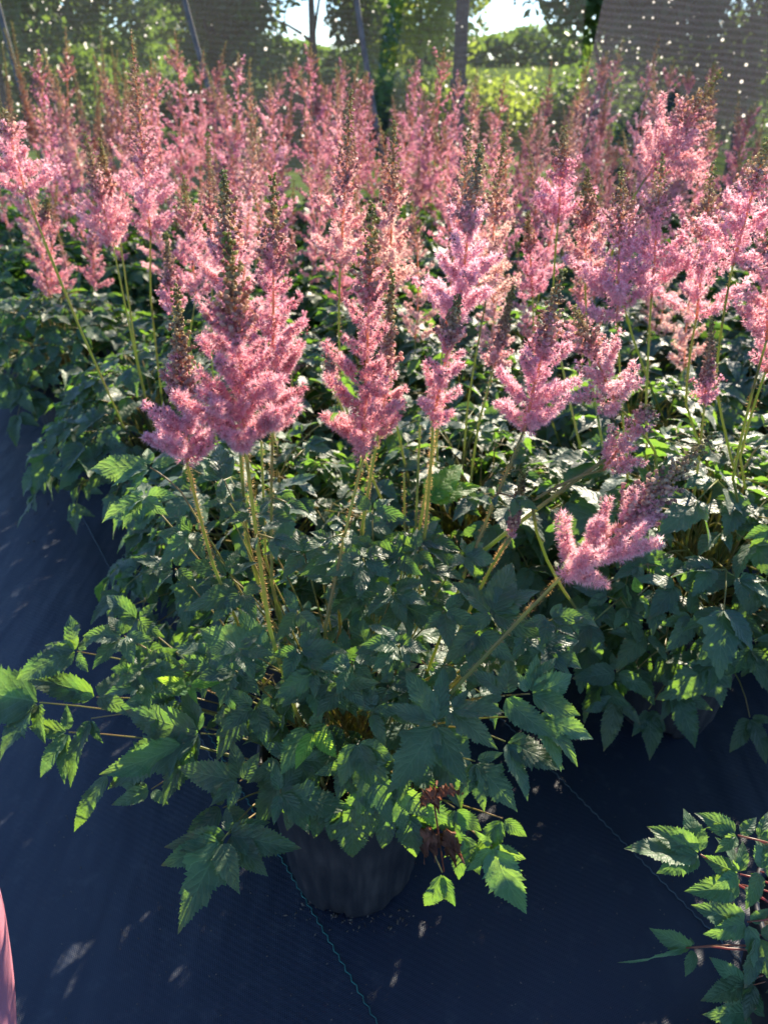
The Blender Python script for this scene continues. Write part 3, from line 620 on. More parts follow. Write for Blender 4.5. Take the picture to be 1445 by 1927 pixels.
HL = [  # (node, Y, tips, kwargs)
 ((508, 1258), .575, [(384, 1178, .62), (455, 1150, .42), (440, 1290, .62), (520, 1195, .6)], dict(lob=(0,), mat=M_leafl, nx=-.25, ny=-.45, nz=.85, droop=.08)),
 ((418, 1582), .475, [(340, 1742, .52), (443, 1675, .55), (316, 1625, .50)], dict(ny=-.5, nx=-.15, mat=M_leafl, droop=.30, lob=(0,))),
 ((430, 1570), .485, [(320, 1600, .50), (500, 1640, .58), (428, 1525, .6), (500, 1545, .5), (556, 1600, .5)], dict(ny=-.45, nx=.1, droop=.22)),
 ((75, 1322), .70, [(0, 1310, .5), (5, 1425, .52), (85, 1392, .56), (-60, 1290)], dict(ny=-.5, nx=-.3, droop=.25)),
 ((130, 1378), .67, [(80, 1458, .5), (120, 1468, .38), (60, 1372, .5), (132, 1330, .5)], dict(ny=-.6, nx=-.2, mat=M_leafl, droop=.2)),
 ((172, 1352), .665, [(118, 1468, .35), (186, 1395, .5), (150, 1400, .4)], dict(ny=-.7)),
 ((146, 1226), .72, [(32, 1272, .55), (165, 1262, .55), (138, 1162, .62), (205, 1180, .5), (90, 1215, .5)], dict(ny=-.5, nx=-.2)),
 ((182, 1312), .69, [(62, 1262, .42), (248, 1265, .58), (246, 1332, .55), (120, 1300, .4)], dict(ny=-.5)),
 ((260, 1166), .72, [(200, 1120, .45), (292, 1140, .55), (200, 1192, .5), (305, 1200, .5)], dict(ny=-.45, nx=-.2)),
 ((262, 1215), .71, [(225, 1258, .5), (318, 1240, .6), (200, 1215, .5), (310, 1180, .5)], dict(ny=-.5)),
 ((378, 1380), .60, [(202, 1465, .56), (240, 1335, .5), (300, 1500, .45), (352, 1300, .5)], dict(ny=-.6, nx=-.2, lob=(0,), droop=.15)),
 ((345, 1398), .59, [(205, 1470, .45), (325, 1465, .5), (370, 1470, .5)], dict(ny=-.7, mat=M_leafl)),
 ((285, 1485), .56, [(218, 1520, .5), (312, 1512, .6), (232, 1478, .45)], dict(ny=-.55, mat=M_leafl, nx=-.1)),
 ((205, 1455), .575, [(141, 1560, .34)], dict(ny=-.75, nx=-.3, droop=.3)),
 ((452, 1470), .53, [(340, 1452, .55), (430, 1517, .55), (442, 1400, .55), (488, 1425, .58), (400, 1508, .45)], dict(ny=-.55, droop=.12)),
 ((528, 1492), .515, [(655, 1530, .52), (515, 1545, .55), (510, 1440, .5), (570, 1435, .55), (580, 1562, .42)], dict(ny=-.5, nx=.15, droop=.18, lob=(0,))),
 ((578, 1365), .56, [(536, 1452, .62), (630, 1405, .72), (610, 1340, .5)], dict(ny=-.75, mat=M_leafl, droop=.08)),
 ((672, 1395), .53, [(725, 1540, .5), (635, 1470, .6), (700, 1475, .6), (740, 1420, .6)], dict(ny=-.85, nz=.5, droop=.1)),
 ((822, 1362), .515, [(734, 1338, .52), (742, 1488, .66), (866, 1476, .5), (772, 1262, .5), (832, 1258, .42)], dict(ny=-.55, droop=.08, lob=(1,))),
 ((845, 1335), .525, [(930, 1406, .52), (942, 1340, .5), (880, 1306, .5), (838, 1365, .6)], dict(ny=-.5, nx=.15, droop=.1, lob=(0,))),
 ((948, 1310), .54, [(900, 1262, .6), (962, 1240, .6), (1030, 1392, .5), (905, 1318, .45)], dict(ny=-.6, nx=.1)),
 ((996, 1306), .545, [(1080, 1283, .62), (1082, 1352, .5), (1008, 1238, .62), (960, 1262, .45), (1035, 1240, .45)], dict(ny=-.55, nx=.25, mat=M_leafl)),
 ((1010, 1350), .55, [(1110, 1388, .42), (1086, 1432, .42), (1055, 1440, .5), (1040, 1345, .4)], dict(ny=-.6, nx=.35, mat=M_leafl, droop=.3)),
 ((893, 1432), .51, [(966, 1525, .62), (868, 1502, .5), (938, 1415, .45), (905, 1520, .5)], dict(ny=-.7, nx=.1, lob=(0,))),
 ((950, 1395), .53, [(1055, 1445, .55), (985, 1500, .5)], dict(ny=-.6, nx=.2)),
 ((925, 1592), .50, [(976, 1715, .50), (884, 1635, .58), (984, 1610, .55), (900, 1560, .4)], dict(ny=-.9, nz=.4, nx=.15, droop=.1, mat=M_leafl)),
 ((945, 1540), .52, [(987, 1570, .6), (885, 1610, .5), (920, 1600, .4)], dict(ny=-.9, nz=.4)),
 ((832, 1642), .50, [(800, 1705, .62), (855, 1702, .36)], dict(ny=-.95, nz=.3)),
 ((662, 1528), .52, [(664, 1612, .72), (700, 1560, .5), (620, 1560, .5)], dict(ny=-.9, nz=.35)),
 ((728, 1525), .51, [(722, 1592, .6), (755, 1560, .5)], dict(ny=-.95, nz=.3)),
 ((770, 1530), .51, [(780, 1613, .62), (800, 1570, .5), (745, 1570, .4)], dict(ny=-.9, nz=.3)),
 ((605, 1510), .53, [(598, 1572, .6), (635, 1545, .5)], dict(ny=-.9, nz=.35)),
 ((790, 1500), .52, [(800, 1570, .7), (750, 1520, .6), (850, 1560, .6)], dict(ny=-.85, nz=.4)),
 ((855, 1520), .52, [(850, 1600, .6), (900, 1560, .6), (815, 1560, .5)], dict(ny=-.85, nz=.4)),
 ((560, 1490), .54, [(540, 1560, .6), (600, 1560, .6), (520, 1510, .5)], dict(ny=-.85, nz=.4)),
 ((690, 1480), .52, [(690, 1570, .6), (650, 1545, .6), (735, 1540, .6)], dict(ny=-.85, nz=.4)),
 ((745, 1470), .52, [(760, 1560, .6), (700, 1530, .6), (800, 1530, .6)], dict(ny=-.85, nz=.4, lob=(0,))),
 ((640, 1500), .53, [(632, 1580, .6), (600, 1545, .5)], dict(ny=-.9, nz=.35)),
 ((870, 1570), .51, [(860, 1650, .5), (905, 1640, .5), (840, 1610, .5)], dict(ny=-.9, nz=.4)),
 ((800, 940), .80, [(878, 884, .6), (900, 918, .5), (848, 930, .6), (810, 905, .5)], dict(ny=-.4, mat=M_leaf_sunlit)),
 ((405, 905), .80, [(440, 872, .5), (385, 880, .5), (420, 930, .5)], dict(ny=-.4, mat=M_leaf_sunlit)),
 ((700, 1090), .66, [(755, 1070, .5), (720, 1120, .6), (690, 1130, .5)], dict(ny=-.4, mat=M_leaf_sunlit)),
 ((355, 1290), .60, [(300, 1278, .4), (420, 1285, .35), (370, 1320, .4)], dict(ny=-.3, mat=M_leaf_sunlit)),
 ((590, 1375), .54, [(560, 1440, .5), (630, 1420, .6)], dict(ny=-.8, mat=M_leaf_sunlit)),
 # middle and upper surface
 ((592, 1282), .565, [(527, 1322, .58), (598, 1330, .42), (650, 1332, .6), (560, 1235, .62), (640, 1250, .62)], dict(ny=-.55)),
 ((640, 1245), .58, [(572, 1235, .6), (690, 1290, .55), (715, 1225, .5), (650, 1190, .6)], dict(ny=-.5)),
 ((690, 1215), .60, [(660, 1152, .6), (745, 1260, .62), (755, 1190, .5), (640, 1210, .5)], dict(ny=-.5)),
 ((760, 1140), .62, [(712, 1195, .5), (845, 1185, .55), (752, 1112, .5), (812, 1130, .45), (770, 1200, .5)], dict(ny=-.45)),
 ((700, 1340), .54, [(655, 1290, .5), (760, 1330, .5), (690, 1275, .6), (722, 1400, .5)], dict(ny=-.6)),
 ((665, 1165), .63, [(640, 1145, .7), (700, 1170, .6)], dict(ny=-.4)),
 ((632, 1095), .64, [(552, 1062, .6), (712, 1122, .58), (620, 1140, .5), (700, 1075, .45)], dict(ny=-.4, lob=(1,))),
 ((572, 1042), .67, [(500, 1045, .5), (560, 1000, .62), (535, 1085, .6), (620, 1010, .55), (640, 1060, .5)], dict(ny=-.4)),
 ((600, 1040), .68, [(622, 1002, .6), (688, 1042, .5), (590, 1090, .6), (540, 1030, .4)], dict(ny=-.4)),
 ((478, 968), .68, [(440, 945, .5), (430, 985, .5), (550, 985, .55), (510, 935, .5), (490, 1010, .6)], dict(ny=-.45)),
 ((700, 962), .66, [(665, 935, .6), (765, 975, .5), (690, 990, .5), (735, 940, .5)], dict(ny=-.4)),
 ((788, 1020), .68, [(728, 1010, .62), (862, 1030, .6), (770, 1052, .6), (820, 985, .55), (840, 1060, .5)], dict(ny=-.4)),
 ((800, 1065), .66, [(745, 1040, .5), (866, 1090, .6), (800, 1110, .6), (860, 1055, .5)], dict(ny=-.4)),
 ((835, 1150), .60, [(845, 1215, .6), (880, 1120, .55), (800, 1180, .5), (895, 1180, .5)], dict(ny=-.5)),
 ((925, 1155), .60, [(858, 1098, .55), (1005, 1108, .6), (1010, 1195, .55), (870, 1190, .5), (960, 1065, .6)], dict(ny=-.45, lob=(1,))),
 ((900, 1190), .585, [(840, 1240, .6), (880, 1260, .6), (960, 1240, .6)], dict(ny=-.6)),
 ((560, 1150), .62, [(525, 1200, .6), (600, 1200, .6), (540, 1110, .6)], dict(ny=-.5)),
 ((432, 1085), .66, [(378, 1100, .45), (442, 1040, .62), (360, 1060, .5), (480, 1060, .5), (425, 1130, .5)], dict(ny=-.45)),
 ((455, 1115), .64, [(352, 1145, .5), (480, 1160, .6), (400, 1165, .5), (500, 1105, .5)], dict(ny=-.5)),
 ((365, 1000), .69, [(308, 1060, .5), (330, 975, .55), (390, 985, .5), (385, 1050, .5), (300, 1010, .5)], dict(ny=-.45)),
 ((330, 1070), .70, [(255, 1052, .45), (370, 1100, .6), (300, 1110, .5), (350, 1030, .5)], dict(ny=-.5)),
 ((283, 880), .72, [(172, 888, .5), (215, 912, .4), (278, 850, .6), (262, 918, .5), (330, 870, .6)], dict(ny=-.4, nx=-.2, via=(342, 927, .71), mat=M_leafl)),
 ((275, 935), .73, [(196, 980, .5), (232, 988, .42), (280, 920, .5), (330, 935, .55), (248, 918, .4), (308, 972, .5)], dict(ny=-.5, nx=-.2, mat=M_leafl)),
 ((423, 905), .70, [(408, 838, .5), (440, 862, .5), (375, 868, .5), (390, 900, .5)], dict(ny=-.3)),
 ((420, 945), .71, [(385, 950, .5), (415, 905, .5), (460, 940, .5), (440, 975, .4)], dict(ny=-.4)),
 ((300, 1300), .64, [(270, 1272, .5), (415, 1288, .3), (250, 1320, .5)], dict(ny=-.5, mat=M_leafl)),
 ((405, 1260), .62, [(345, 1240, .5), (380, 1310, .5), (440, 1330, .5)], dict(ny=-.5)),
 ((480, 1330), .58, [(420, 1370, .6), (500, 1400, .6), (430, 1300, .5), (530, 1350, .5)], dict(ny=-.65)),
 ((560, 1430), .55, [(600, 1500, .6), (500, 1400, .5), (640, 1440, .5)], dict(ny=-.7)),
 ((655, 1430), .54, [(640, 1500, .6), (700, 1520, .5), (600, 1460, .5)], dict(ny=-.8)),
 ((760, 1420), .53, [(760, 1500, .6), (820, 1500, .5), (710, 1460, .5)], dict(ny=-.8)),
 ((420, 1520), .53, [(370, 1545, .5), (480, 1560, .5), (400, 1470, .5), (345, 1590, .5)], dict(ny=-.7)),
 ((860, 1255), .57, [(800, 1300, .5), (930, 1290, .5), (850, 1200, .5)], dict(ny=-.5)),
 ((730, 1290), .56, [(700, 1340, .6), (790, 1300, .5), (730, 1240, .5)], dict(ny=-.6)),
 ((1070, 1150), .62, [(1052, 1185, .5), (1118, 1172, .55), (1085, 1190, .4)], dict(ny=-.6, nx=.2)),
]
for i, (nd, Y, tips, kw) in enumerate(HL):
    hand_leaf(front, nd, Y, tips, seed=i, **kw)
# leaves in front of the stem feet
rgg = np.random.default_rng(31)
for i in range(48):
    if i >= 42: nx_, ny_, Yg = rgg.uniform(900, 1040), rgg.uniform(1130, 1260), .60
    elif i >= 30: nx_, ny_, Yg = rgg.uniform(215, 430), rgg.uniform(1190, 1400), .64
    elif i < 17: nx_, ny_, Yg = rgg.uniform(430, 770), rgg.uniform(1200, 1340), .562
    else: nx_, ny_, Yg = rgg.uniform(640, 900), rgg.uniform(1010, 1160), .645
    a0 = rgg.uniform(.2, 2.9); sz = rgg.uniform(62, 98); tips = []
    for k, da in enumerate((0, -.95, .95, -1.9, 1.9)):
        L_ = sz * (1, .8, .8, .62, .62)[k] * rgg.uniform(.85, 1.1); tips.append((nx_ + L_ * math.cos(a0 + da), ny_ + L_ * .72 * math.sin(a0 + da), .6))
    hand_leaf(front, (nx_, ny_), Yg + rgg.normal() * .01, tips, seed=700 + i, ny=-.45, nx=rgg.normal() * .2, droop=.2, lob=(0,) if i % 3 == 0 else ())
# the shaded inside of the clump
ml = MB(); rg = np.random.default_rng(12)
for i in range(84):
    az = i * 2.4; rr = math.sqrt((i + .5) / 84); o = np.array([math.cos(az), math.sin(az), 0]); r = .25 * rr
    if o[1] < .15 and rr > .62: continue
    p = FP + o * r + [0, 0.05, .17 + .285 * math.sqrt(1 - .85 * rr ** 2) * rg.uniform(.7, 1.0)]
    compound(ml, p, unit(o + [0, 0, .1 - rr]), unit(np.array([0, 0, 1.0]) + o * rr), .060 * rg.uniform(.8, 1.15), rg, 2)
link('inner_foliage', ml.mesh('inner_foliage', [M_leaf, M_stalk], FP), front)
# shrivelled brown leaf hanging over the pot
def crumpled(mb, c, d, L, W, rg):
    V, T, UV = TM_MD[0]; n = unit([.2, -1, .2]); s = unit(np.cross(d, n))
    x = V[:, 0]; y = V[:, 1]; z = 0.55 * np.sin(y * 13 + x * 9) * W + rg.normal(0, .16, len(x)) * W - np.abs(x) * W * 1.2
    mb.add(c + np.outer(y * L, d) + np.outer(x * W * .75 * (1 - .45 * np.sin(y * 17)), s) + np.outer(z, n), T, 0, UV)
md = MB(); rg = np.random.default_rng(3)
n0 = P(822, 1470, .515); n1 = P(815, 1500, .495); n2 = P(822, 1548, .49)
tube(md, [n0, n1, n2, P(835, 1640, .495)], [.0014, .0012, .0010, .0008], 4, 0)
for (px, py, qx, qy, W) in ((815, 1485, 826, 1528, .008), (820, 1500, 870, 1490, .008), (812, 1560, 798, 1622, .009), (822, 1570, 818, 1618, .009), (838, 1566, 872, 1620, .009), (840, 1575, 858, 1628, .010), (815, 1500, 790, 1520, .008)):
    a = P(px, py, .49); b_ = P(qx, qy, .488); crumpled(md, a, unit(b_ - a), np.linalg.norm(b_ - a), W, rg)
dl = link('dead_leaf', md.mesh('dead_leaf', [M_dead], FP), front); dl['label'] = 'shrivelled brown leaf hanging over the pot'

# ================================================================== shared meshes for the plants behind
FOL_HI = [foliage(np.random.default_rng(50 + i), .30, .17, .475, 88, 1, .068).mesh('foliage', [M_leaf, M_stalk]) for i in range(4)]
FOL_LO = [foliage(np.random.default_rng(70 + i), .27, .18, .46, 70, 0, .080).mesh('foliage', [M_leaf_far, M_stalk]) for i in range(3)]
TINTS = [(1, 1, 1), (1.0, 1.08, .98), (.99, .94, .98), (1.0, 1.18, .98), (.94, .80, .95)]
def spike_mesh(seed, q, bud, wid, Lp, Ls, tint, nb, split=True):
    rg = np.random.default_rng(seed); b0 = rg.normal(0, .015, 2); tp = b0 + rg.normal(0, .02, 2)
    B = np.array([b0[0], b0[1], Ls]); T = np.array([tp[0], tp[1], Ls + Lp]); mid = (B + T) / 2 + [rg.normal() * .01, rg.normal() * .01, 0]
    axis = lambda s: (1 - s) ** 2 * B + 2 * s * (1 - s) * mid + s * s * T
    mp = MB(); plume(mp, axis, wid, rg, q, bud, tint, nb)
    pts = bez((0, 0, -.05), (0, 0, Ls * .5), B, 9)
    if split:
        ms = MB(); stem(ms, pts, .0022, .0015, rg, 0)
        return ms.mesh('flower_stem', [M_stem]), mp.mesh('plume', [M_flower, M_stem_o])
    tube(mp, pts, np.linspace(.0026, .0018, 9), 5, 2)
    return mp.mesh('flower_spike', [M_flower, M_stem_o, M_stem])
SP_MD = [spike_mesh(200 + i, Q_MD, [.58, .66, .5, .72, .6, .45, .68][i], [.064, .074, .056, .070, .076, .052, .062][i], [.29, .31, .27, .30, .32, .26, .29][i], [.25, .24, .26, .24, .24, .24, .26][i], TINTS[i % 5], 17) for i in range(7)]
SP_LO = [spike_mesh(300 + i, Q_LO, [.70, .80, .60, .86, .74, .58, .88][i], [.074, .086, .066, .084, .080, .060, .078][i], [.33, .36, .31, .33, .37, .30, .32][i], [.25, .24, .26, .25, .25, .24, .26][i], TINTS[(i + 1) % 5], 15, False) for i in range(7)]
SP_TAN = [spike_mesh(400 + i, dict(Q_LO, b=.003), .12, .06, .30, .28, (.95, 1.15, .8), 4, False) for i in range(2)]

def put(name, me, parent, loc, rz=0, tilt=(0, 0), sc=1.0):
    o = link(name, me, parent, loc); o.rotation_euler = (tilt[0], tilt[1], rz); o.scale = (sc, sc, sc); return o
def plant(x, y, rg, near, nsp, label, group, spread=.13, zs=1.0, pot=True, kinds=None, fs=1.0):
    root = empty('potted_astilbe', (x, y, 0), 0); tag(root, label, 'plant', group)
    link('pot', ME_POT if near else ME_POT_FAR, root)
    if near: link('soil', ME_SOIL, root)
    fm = (FOL_HI if near else FOL_LO); put('foliage', fm[rg.integers(len(fm))], root, (0, 0, 0), rg.uniform(0, 6.28), sc=fs)
    for k in range(nsp):
        a = k * 2.4 + rg.uniform(0, .8); r = spread * math.sqrt((k + .4) / max(nsp, 1)); lx, ly = r * math.cos(a), r * math.sin(a)
        sc = zs * rg.uniform(.72, 1.14); tl = (-ly * 1.1 + rg.normal() * .09, lx * 1.1 + rg.normal() * .09)
        if kinds is not None:
            put('flower_spike', kinds[rg.integers(len(kinds))], root, (lx, ly, .22), rg.uniform(0, 6.28), tl, sc); continue
        if near:
            sm, pm = SP_MD[rg.integers(len(SP_MD))]
            s = put('flower_stem', sm, root, (lx, ly, .22), rg.uniform(0, 6.28), tl, sc); link('plume', pm, s)
        else:
            put('flower_spike', SP_LO[rg.integers(len(SP_LO))], root, (lx, ly, .22), rg.uniform(0, 6.28), tl, sc)
    return root

# ------------------------------------------------------------------ near neighbours, each with its own label and measured flower spikes
rg = np.random.default_rng(21)
NEAR = []
def near(x, y, label, nsp=0, **kw):
    NEAR.append((x, y)); return plant(x, y, rg, True, nsp, label, 'pink astilbes around the front plant', **kw)
R1 = near(.50, 1.00, 'astilbe right of the front plant with broad shaded leaves hanging over the dark cloth', fs=1.12)
R2 = near(.86, 1.22, 'astilbe at the right edge with bright backlit yellow stems', 4)
L1 = near(-.50, 1.54, 'astilbe leaning over the left path, one flower stem tilted far left')
N1 = near(-.20, 1.10, 'leafy astilbe directly behind the left half of the front plant', 0)
C1 = near(.14, 1.16, 'astilbe with peach pink plumes right behind the front plant', 0)
C2 = near(.52, 1.45, 'astilbe with crowded plumes behind the right shaded leaves', 2)
C3 = near(.16, 1.58, 'astilbe in the dark leafy gap behind the peach pink plumes', 2)
L2 = near(-.24, 1.52, 'astilbe between the left path plant and the peach plumes', 3)
R3 = near(.90, 1.66, 'astilbe with a long dark bud spire leaning right before the dense net', 4)
L3 = near(-.90, 2.06, 'second astilbe along the left path, over a dark gap', 4)
MID = [
 (L1, (5, 205), (52, 372), (150, 615), 1.25, 1.25, 1.28, 75, 20, .72, (.98, .9, .98)),
 (L1, (160, 250), (214, 465), (256, 672), 1.30, 1.30, 1.32, 62, 21, .50, (1, 1, 1)),
 (L1, (188, 262), (225, 440), (258, 672), 1.33, 1.33, 1.33, 40, 31, .50, (1, 1, 1)),
 (L1, (247, 58), (284, 445), (284, 560), 1.28, 1.30, 1.34, 78, 22, .40, (1, 1, 1)),
 (L1, (90, 375), (78, 445), (160, 640), 1.36, 1.36, 1.36, 26, 23, .5, (1, 1, 1)),
 (L2, (345, 330), (370, 560), (352, 700), 1.32, 1.32, 1.36, 70, 24, .6, (.98, .95, 1)),
 (L2, (392, 255), (400, 530), (400, 700), 1.42, 1.42, 1.40, 55, 25, .5, (1, 1.1, .95)),
 (N1, (313, 440), (325, 590), (352, 640), 1.15, 1.15, 1.15, 40, 26, .4, (1, 1, 1)),
 (C1, (660, 172), (640, 505), (642, 740), 1.04, 1.04, 1.06, 72, 27, .50, (1.0, 1.12, .93)),
 (C1, (742, 232), (733, 545), (735, 740), 1.06, 1.06, 1.08, 72, 28, .58, (1.0, 1.15, .92)),
 (C1, (886, 235), (838, 620), (820, 780), 1.10, 1.10, 1.10, 82, 29, .62, (.98, .95, 1)),
 (C1, (948, 258), (915, 560), (880, 760), 1.14, 1.14, 1.14, 72, 30, .55, (1.0, 1.15, .93)),
 (C1, (622, 655), (625, 725), (640, 760), .96, .96, .96, 22, 46, .5, (1, 1, 1)),
 (C2, (992, 400), (1002, 560), (1010, 700), 1.3, 1.3, 1.3, 40, 47, .6, (.98, .93, .97)),
 (C1, (965, 540), (930, 690), (900, 800), 1.02, 1.02, 1.0, 36, 48, .3, (1, 1.1, 1)),
 (R1, (1170, 318), (1160, 605), (1180, 900), .98, .98, .98, 104, 32, .62, (.98, .98, 1)),
 (R1, (1245, 292), (1225, 560), (1215, 760), 1.04, 1.04, 1.02, 84, 33, .62, (.98, .88, .98)),
 (R1, (1080, 578), (1160, 765), (1232, 850), .78, .80, .86, 92, 34, .62, (1, 1.05, 1)),
 (R1, (1225, 762), (1135, 885), (1000, 945), .76, .74, .72, 56, 35, .8, (1, 1, 1)),
 (R1, (1340, 600), (1325, 760), (1310, 900), .92, .92, .92, 34, 36, .30, (.98, .93, .97)),
 (R2, (1340, 308), (1310, 600), (1290, 760), 1.02, 1.02, 1.02, 88, 37, .6, (.98, .95, 1)),
 (R2, (1442, 268), (1378, 500), (1345, 720), .94, .94, .96, 90, 38, .66, (.98, .90, .98)),
 (R2, (1452, 430), (1442, 640), (1378, 900), .82, .82, .86, 78, 39, .8, (1, 1, 1)),
 (R2, (1500, 560), (1440, 700), (1392, 860), .86, .86, .9, 60, 40, .7, (1, 1, 1)),
 (R1, (1060, 240), (1050, 420), (1040, 600), 1.2, 1.2, 1.2, 60, 49, .55, (.98, .90, .98)),
 (R3, (1358, 132), (1215, 335), (1150, 480), 1.25, 1.2, 1.2, 110, 41, .50, (1, 1, 1)),
 (R1, (1105, 320), (1100, 520), (1110, 700), 1.12, 1.12, 1.12, 66, 42, .55, (1, 1.1, .95)),
]
for (pl, a, b_, c, Yt, Yb, Yf, wpx, sd, bud, tint) in MID:
    Yr = Yf
    placed_spike(pl, a, b_, c, Yt, Yb, Yf, wpx, sd, q=dict(Q_MD, n=55, w=.00062, b=.0013, s=8), bud=bud, tint=tint, nb=15, r0=.0024, hairs=220 if Yb < 1.1 else 0)
# curved leaning stalks of the right neighbour, as in the middle right
for (pl, pts) in ((R1, [(1145, 860, .74), (1050, 925, .73), (985, 950, .73), (905, 1040, .76)]),):
    ms = MB(); A = [P(*p) for p in pts]; stem(ms, bez(A[0], A[1] * 1.0, A[3], 12), .0024, .003, rg, 150)
    link('flower_stem', ms.mesh('flower_stem', [M_stem, M_hair], np.array(pl.location)), pl)
# hanging leaves of the right neighbour
for i, (nd, Y, tips, kw) in enumerate([
 ((1268, 1300), .80, [(1308, 1400, .5), (1240, 1350, .5), (1335, 1338, .45), (1225, 1215, .4)], dict(ny=-.8)),
 ((1272, 1258), .80, [(1212, 1272, .6), (1345, 1302, .6), (1280, 1180, .3)], dict(ny=-.7)),
 ((1158, 1315), .78, [(1140, 1408, .5), (1100, 1330, .5), (1200, 1360, .5)], dict(ny=-.85)),
 ((1220, 1335), .80, [(1222, 1425, .55), (1190, 1380, .5), (1250, 1370, .5)], dict(ny=-.85)),
 ((1300, 1160), .78, [(1262, 1225, .6), (1378, 1230, .55), (1375, 1165, .5), (1300, 1105, .5), (1240, 1175, .5)], dict(ny=-.6, mat=M_leaf)),
 ((1272, 1100), .80, [(1225, 1160, .6), (1200, 1090, .5), (1385, 1085, .5), (1310, 1050, .5)], dict(ny=-.5)),
 ((1215, 1195), .79, [(1155, 1250, .55), (1150, 1190, .5), (1250, 1240, .5)], dict(ny=-.6)),
 ((1350, 1240), .80, [(1378, 1290, .5), (1320, 1300, .5), (1400, 1240, .5)], dict(ny=-.7)),
 ((1410, 1350), .80, [(1375, 1410, .6), (1440, 1430, .6), (1450, 1360, .5)], dict(ny=-.8)),
 ((1160, 1265), .78, [(1085, 1280, .6), (1230, 1300, .5), (1150, 1230, .5)], dict(ny=-.6)),
 ((1355, 1215), .765, [(1378, 1232, .8), (1340, 1190, .8)], dict(ny=-.7, mat=M_leaf_sunlit)),
 ((1200, 1120), .765, [(1195, 1090, .7), (1215, 1135, .7)], dict(ny=-.7, mat=M_leaf_sunlit)),
 ((1380, 1170), .82, [(1440, 1200, .6), (1400, 1120, .5), (1350, 1210, .5)], dict(ny=-.6)),
]):
    hand_leaf(R1, nd, Y, tips, seed=300 + i, **kw)

# ------------------------------------------------------------------ low plant, bottom right
LP = np.array([.50, .44, 0.0])
low = empty('potted_astilbe', LP); tag(low, 'low leafy plant without flowers and with red leaf stalks, in the bottom right corner', 'plant')
link('pot', ME_POT, low, (0, 0, -.0)); link('soil', ME_SOIL, low)
low_crown = LP + np.array([0, 0, .17])
for i, (nd, Y, tips, kw) in enumerate([
 ((1318, 1608), .46, [(1186, 1608, .6), (1228, 1552, .6), (1240, 1635, .6), (1290, 1530, .6)], dict(ny=-.4, nx=-.2, mat=M_leafl, via=(1362, 1650, .46))),
 ((1388, 1572), .46, [(1318, 1528, .6), (1335, 1560, .6), (1420, 1545, .6), (1350, 1600, .6)], dict(ny=-.5, mat=M_leafl)),
 ((1392, 1645), .45, [(1325, 1615, .6), (1395, 1590, .6), (1340, 1660, .6), (1350, 1580, .6)], dict(ny=-.6, mat=M_leafl)),
 ((1395, 1665), .45, [(1300, 1682, .6), (1360, 1650, .6), (1420, 1695, .6)], dict(ny=-.5, mat=M_leafl)),
 ((1405, 1735), .44, [(1308, 1710, .6), (1332, 1760, .6), (1440, 1710, .6), (1420, 1830, .45)], dict(ny=-.6, mat=M_leafl)),
 ((1305, 1784), .45, [(1232, 1748, .62), (1292, 1832, .6), (1300, 1770, .6)], dict(ny=-.5, mat=M_leafl, via=(1370, 1785, .44))),
 ((1290, 1784), .45, [(1175, 1815, .10)], dict(ny=-.5, mat=M_leafl)),
 ((1402, 1850), .43, [(1340, 1812, .6), (1325, 1880, .55), (1365, 1890, .6), (1430, 1900, .6)], dict(ny=-.6, mat=M_leafl)),
 ((1425, 1760), .43, [(1400, 1850, .55), (1450, 1840, .6), (1470, 1740, .6)], dict(ny=-.8)),
 ((1430, 1640), .45, [(1445, 1560, .6), (1430, 1590, .6), (1480, 1640, .6), (1400, 1700, .6)], dict(ny=-.5, mat=M_leafl)),
 ((1410, 1905), .42, [(1330, 1905, .6), (1380, 1940, .6), (1450, 1880, .6)], dict(ny=-.6, mat=M_leafl)),
 ((1425, 1580), .47, [(1440, 1530, .45), (1480, 1570, .6)], dict(ny=-.4, mat=M_leafl)),
]):
    hand_leaf(low, nd, Y, tips, seed=400 + i, crown=low_crown, stalk=M_stalk_r, **kw)
mi = MB(); rgl = np.random.default_rng(8)
for i in range(22):
    az = i * 2.4; rr = math.sqrt((i + .5) / 22); o = np.array([math.cos(az), math.sin(az), 0])
    compound(mi, LP + o * .13 * rr + [0.03, -.02, .18 + .06 * (1 - rr)], unit(o + [0, 0, .1 - rr * .5]), unit(np.array([0, 0, 1.0]) + o * .5 * rr), .045, rgl, 2)
link('inner_foliage', mi.mesh('inner_foliage', [M_leaf, M_stalk_r], LP), low)

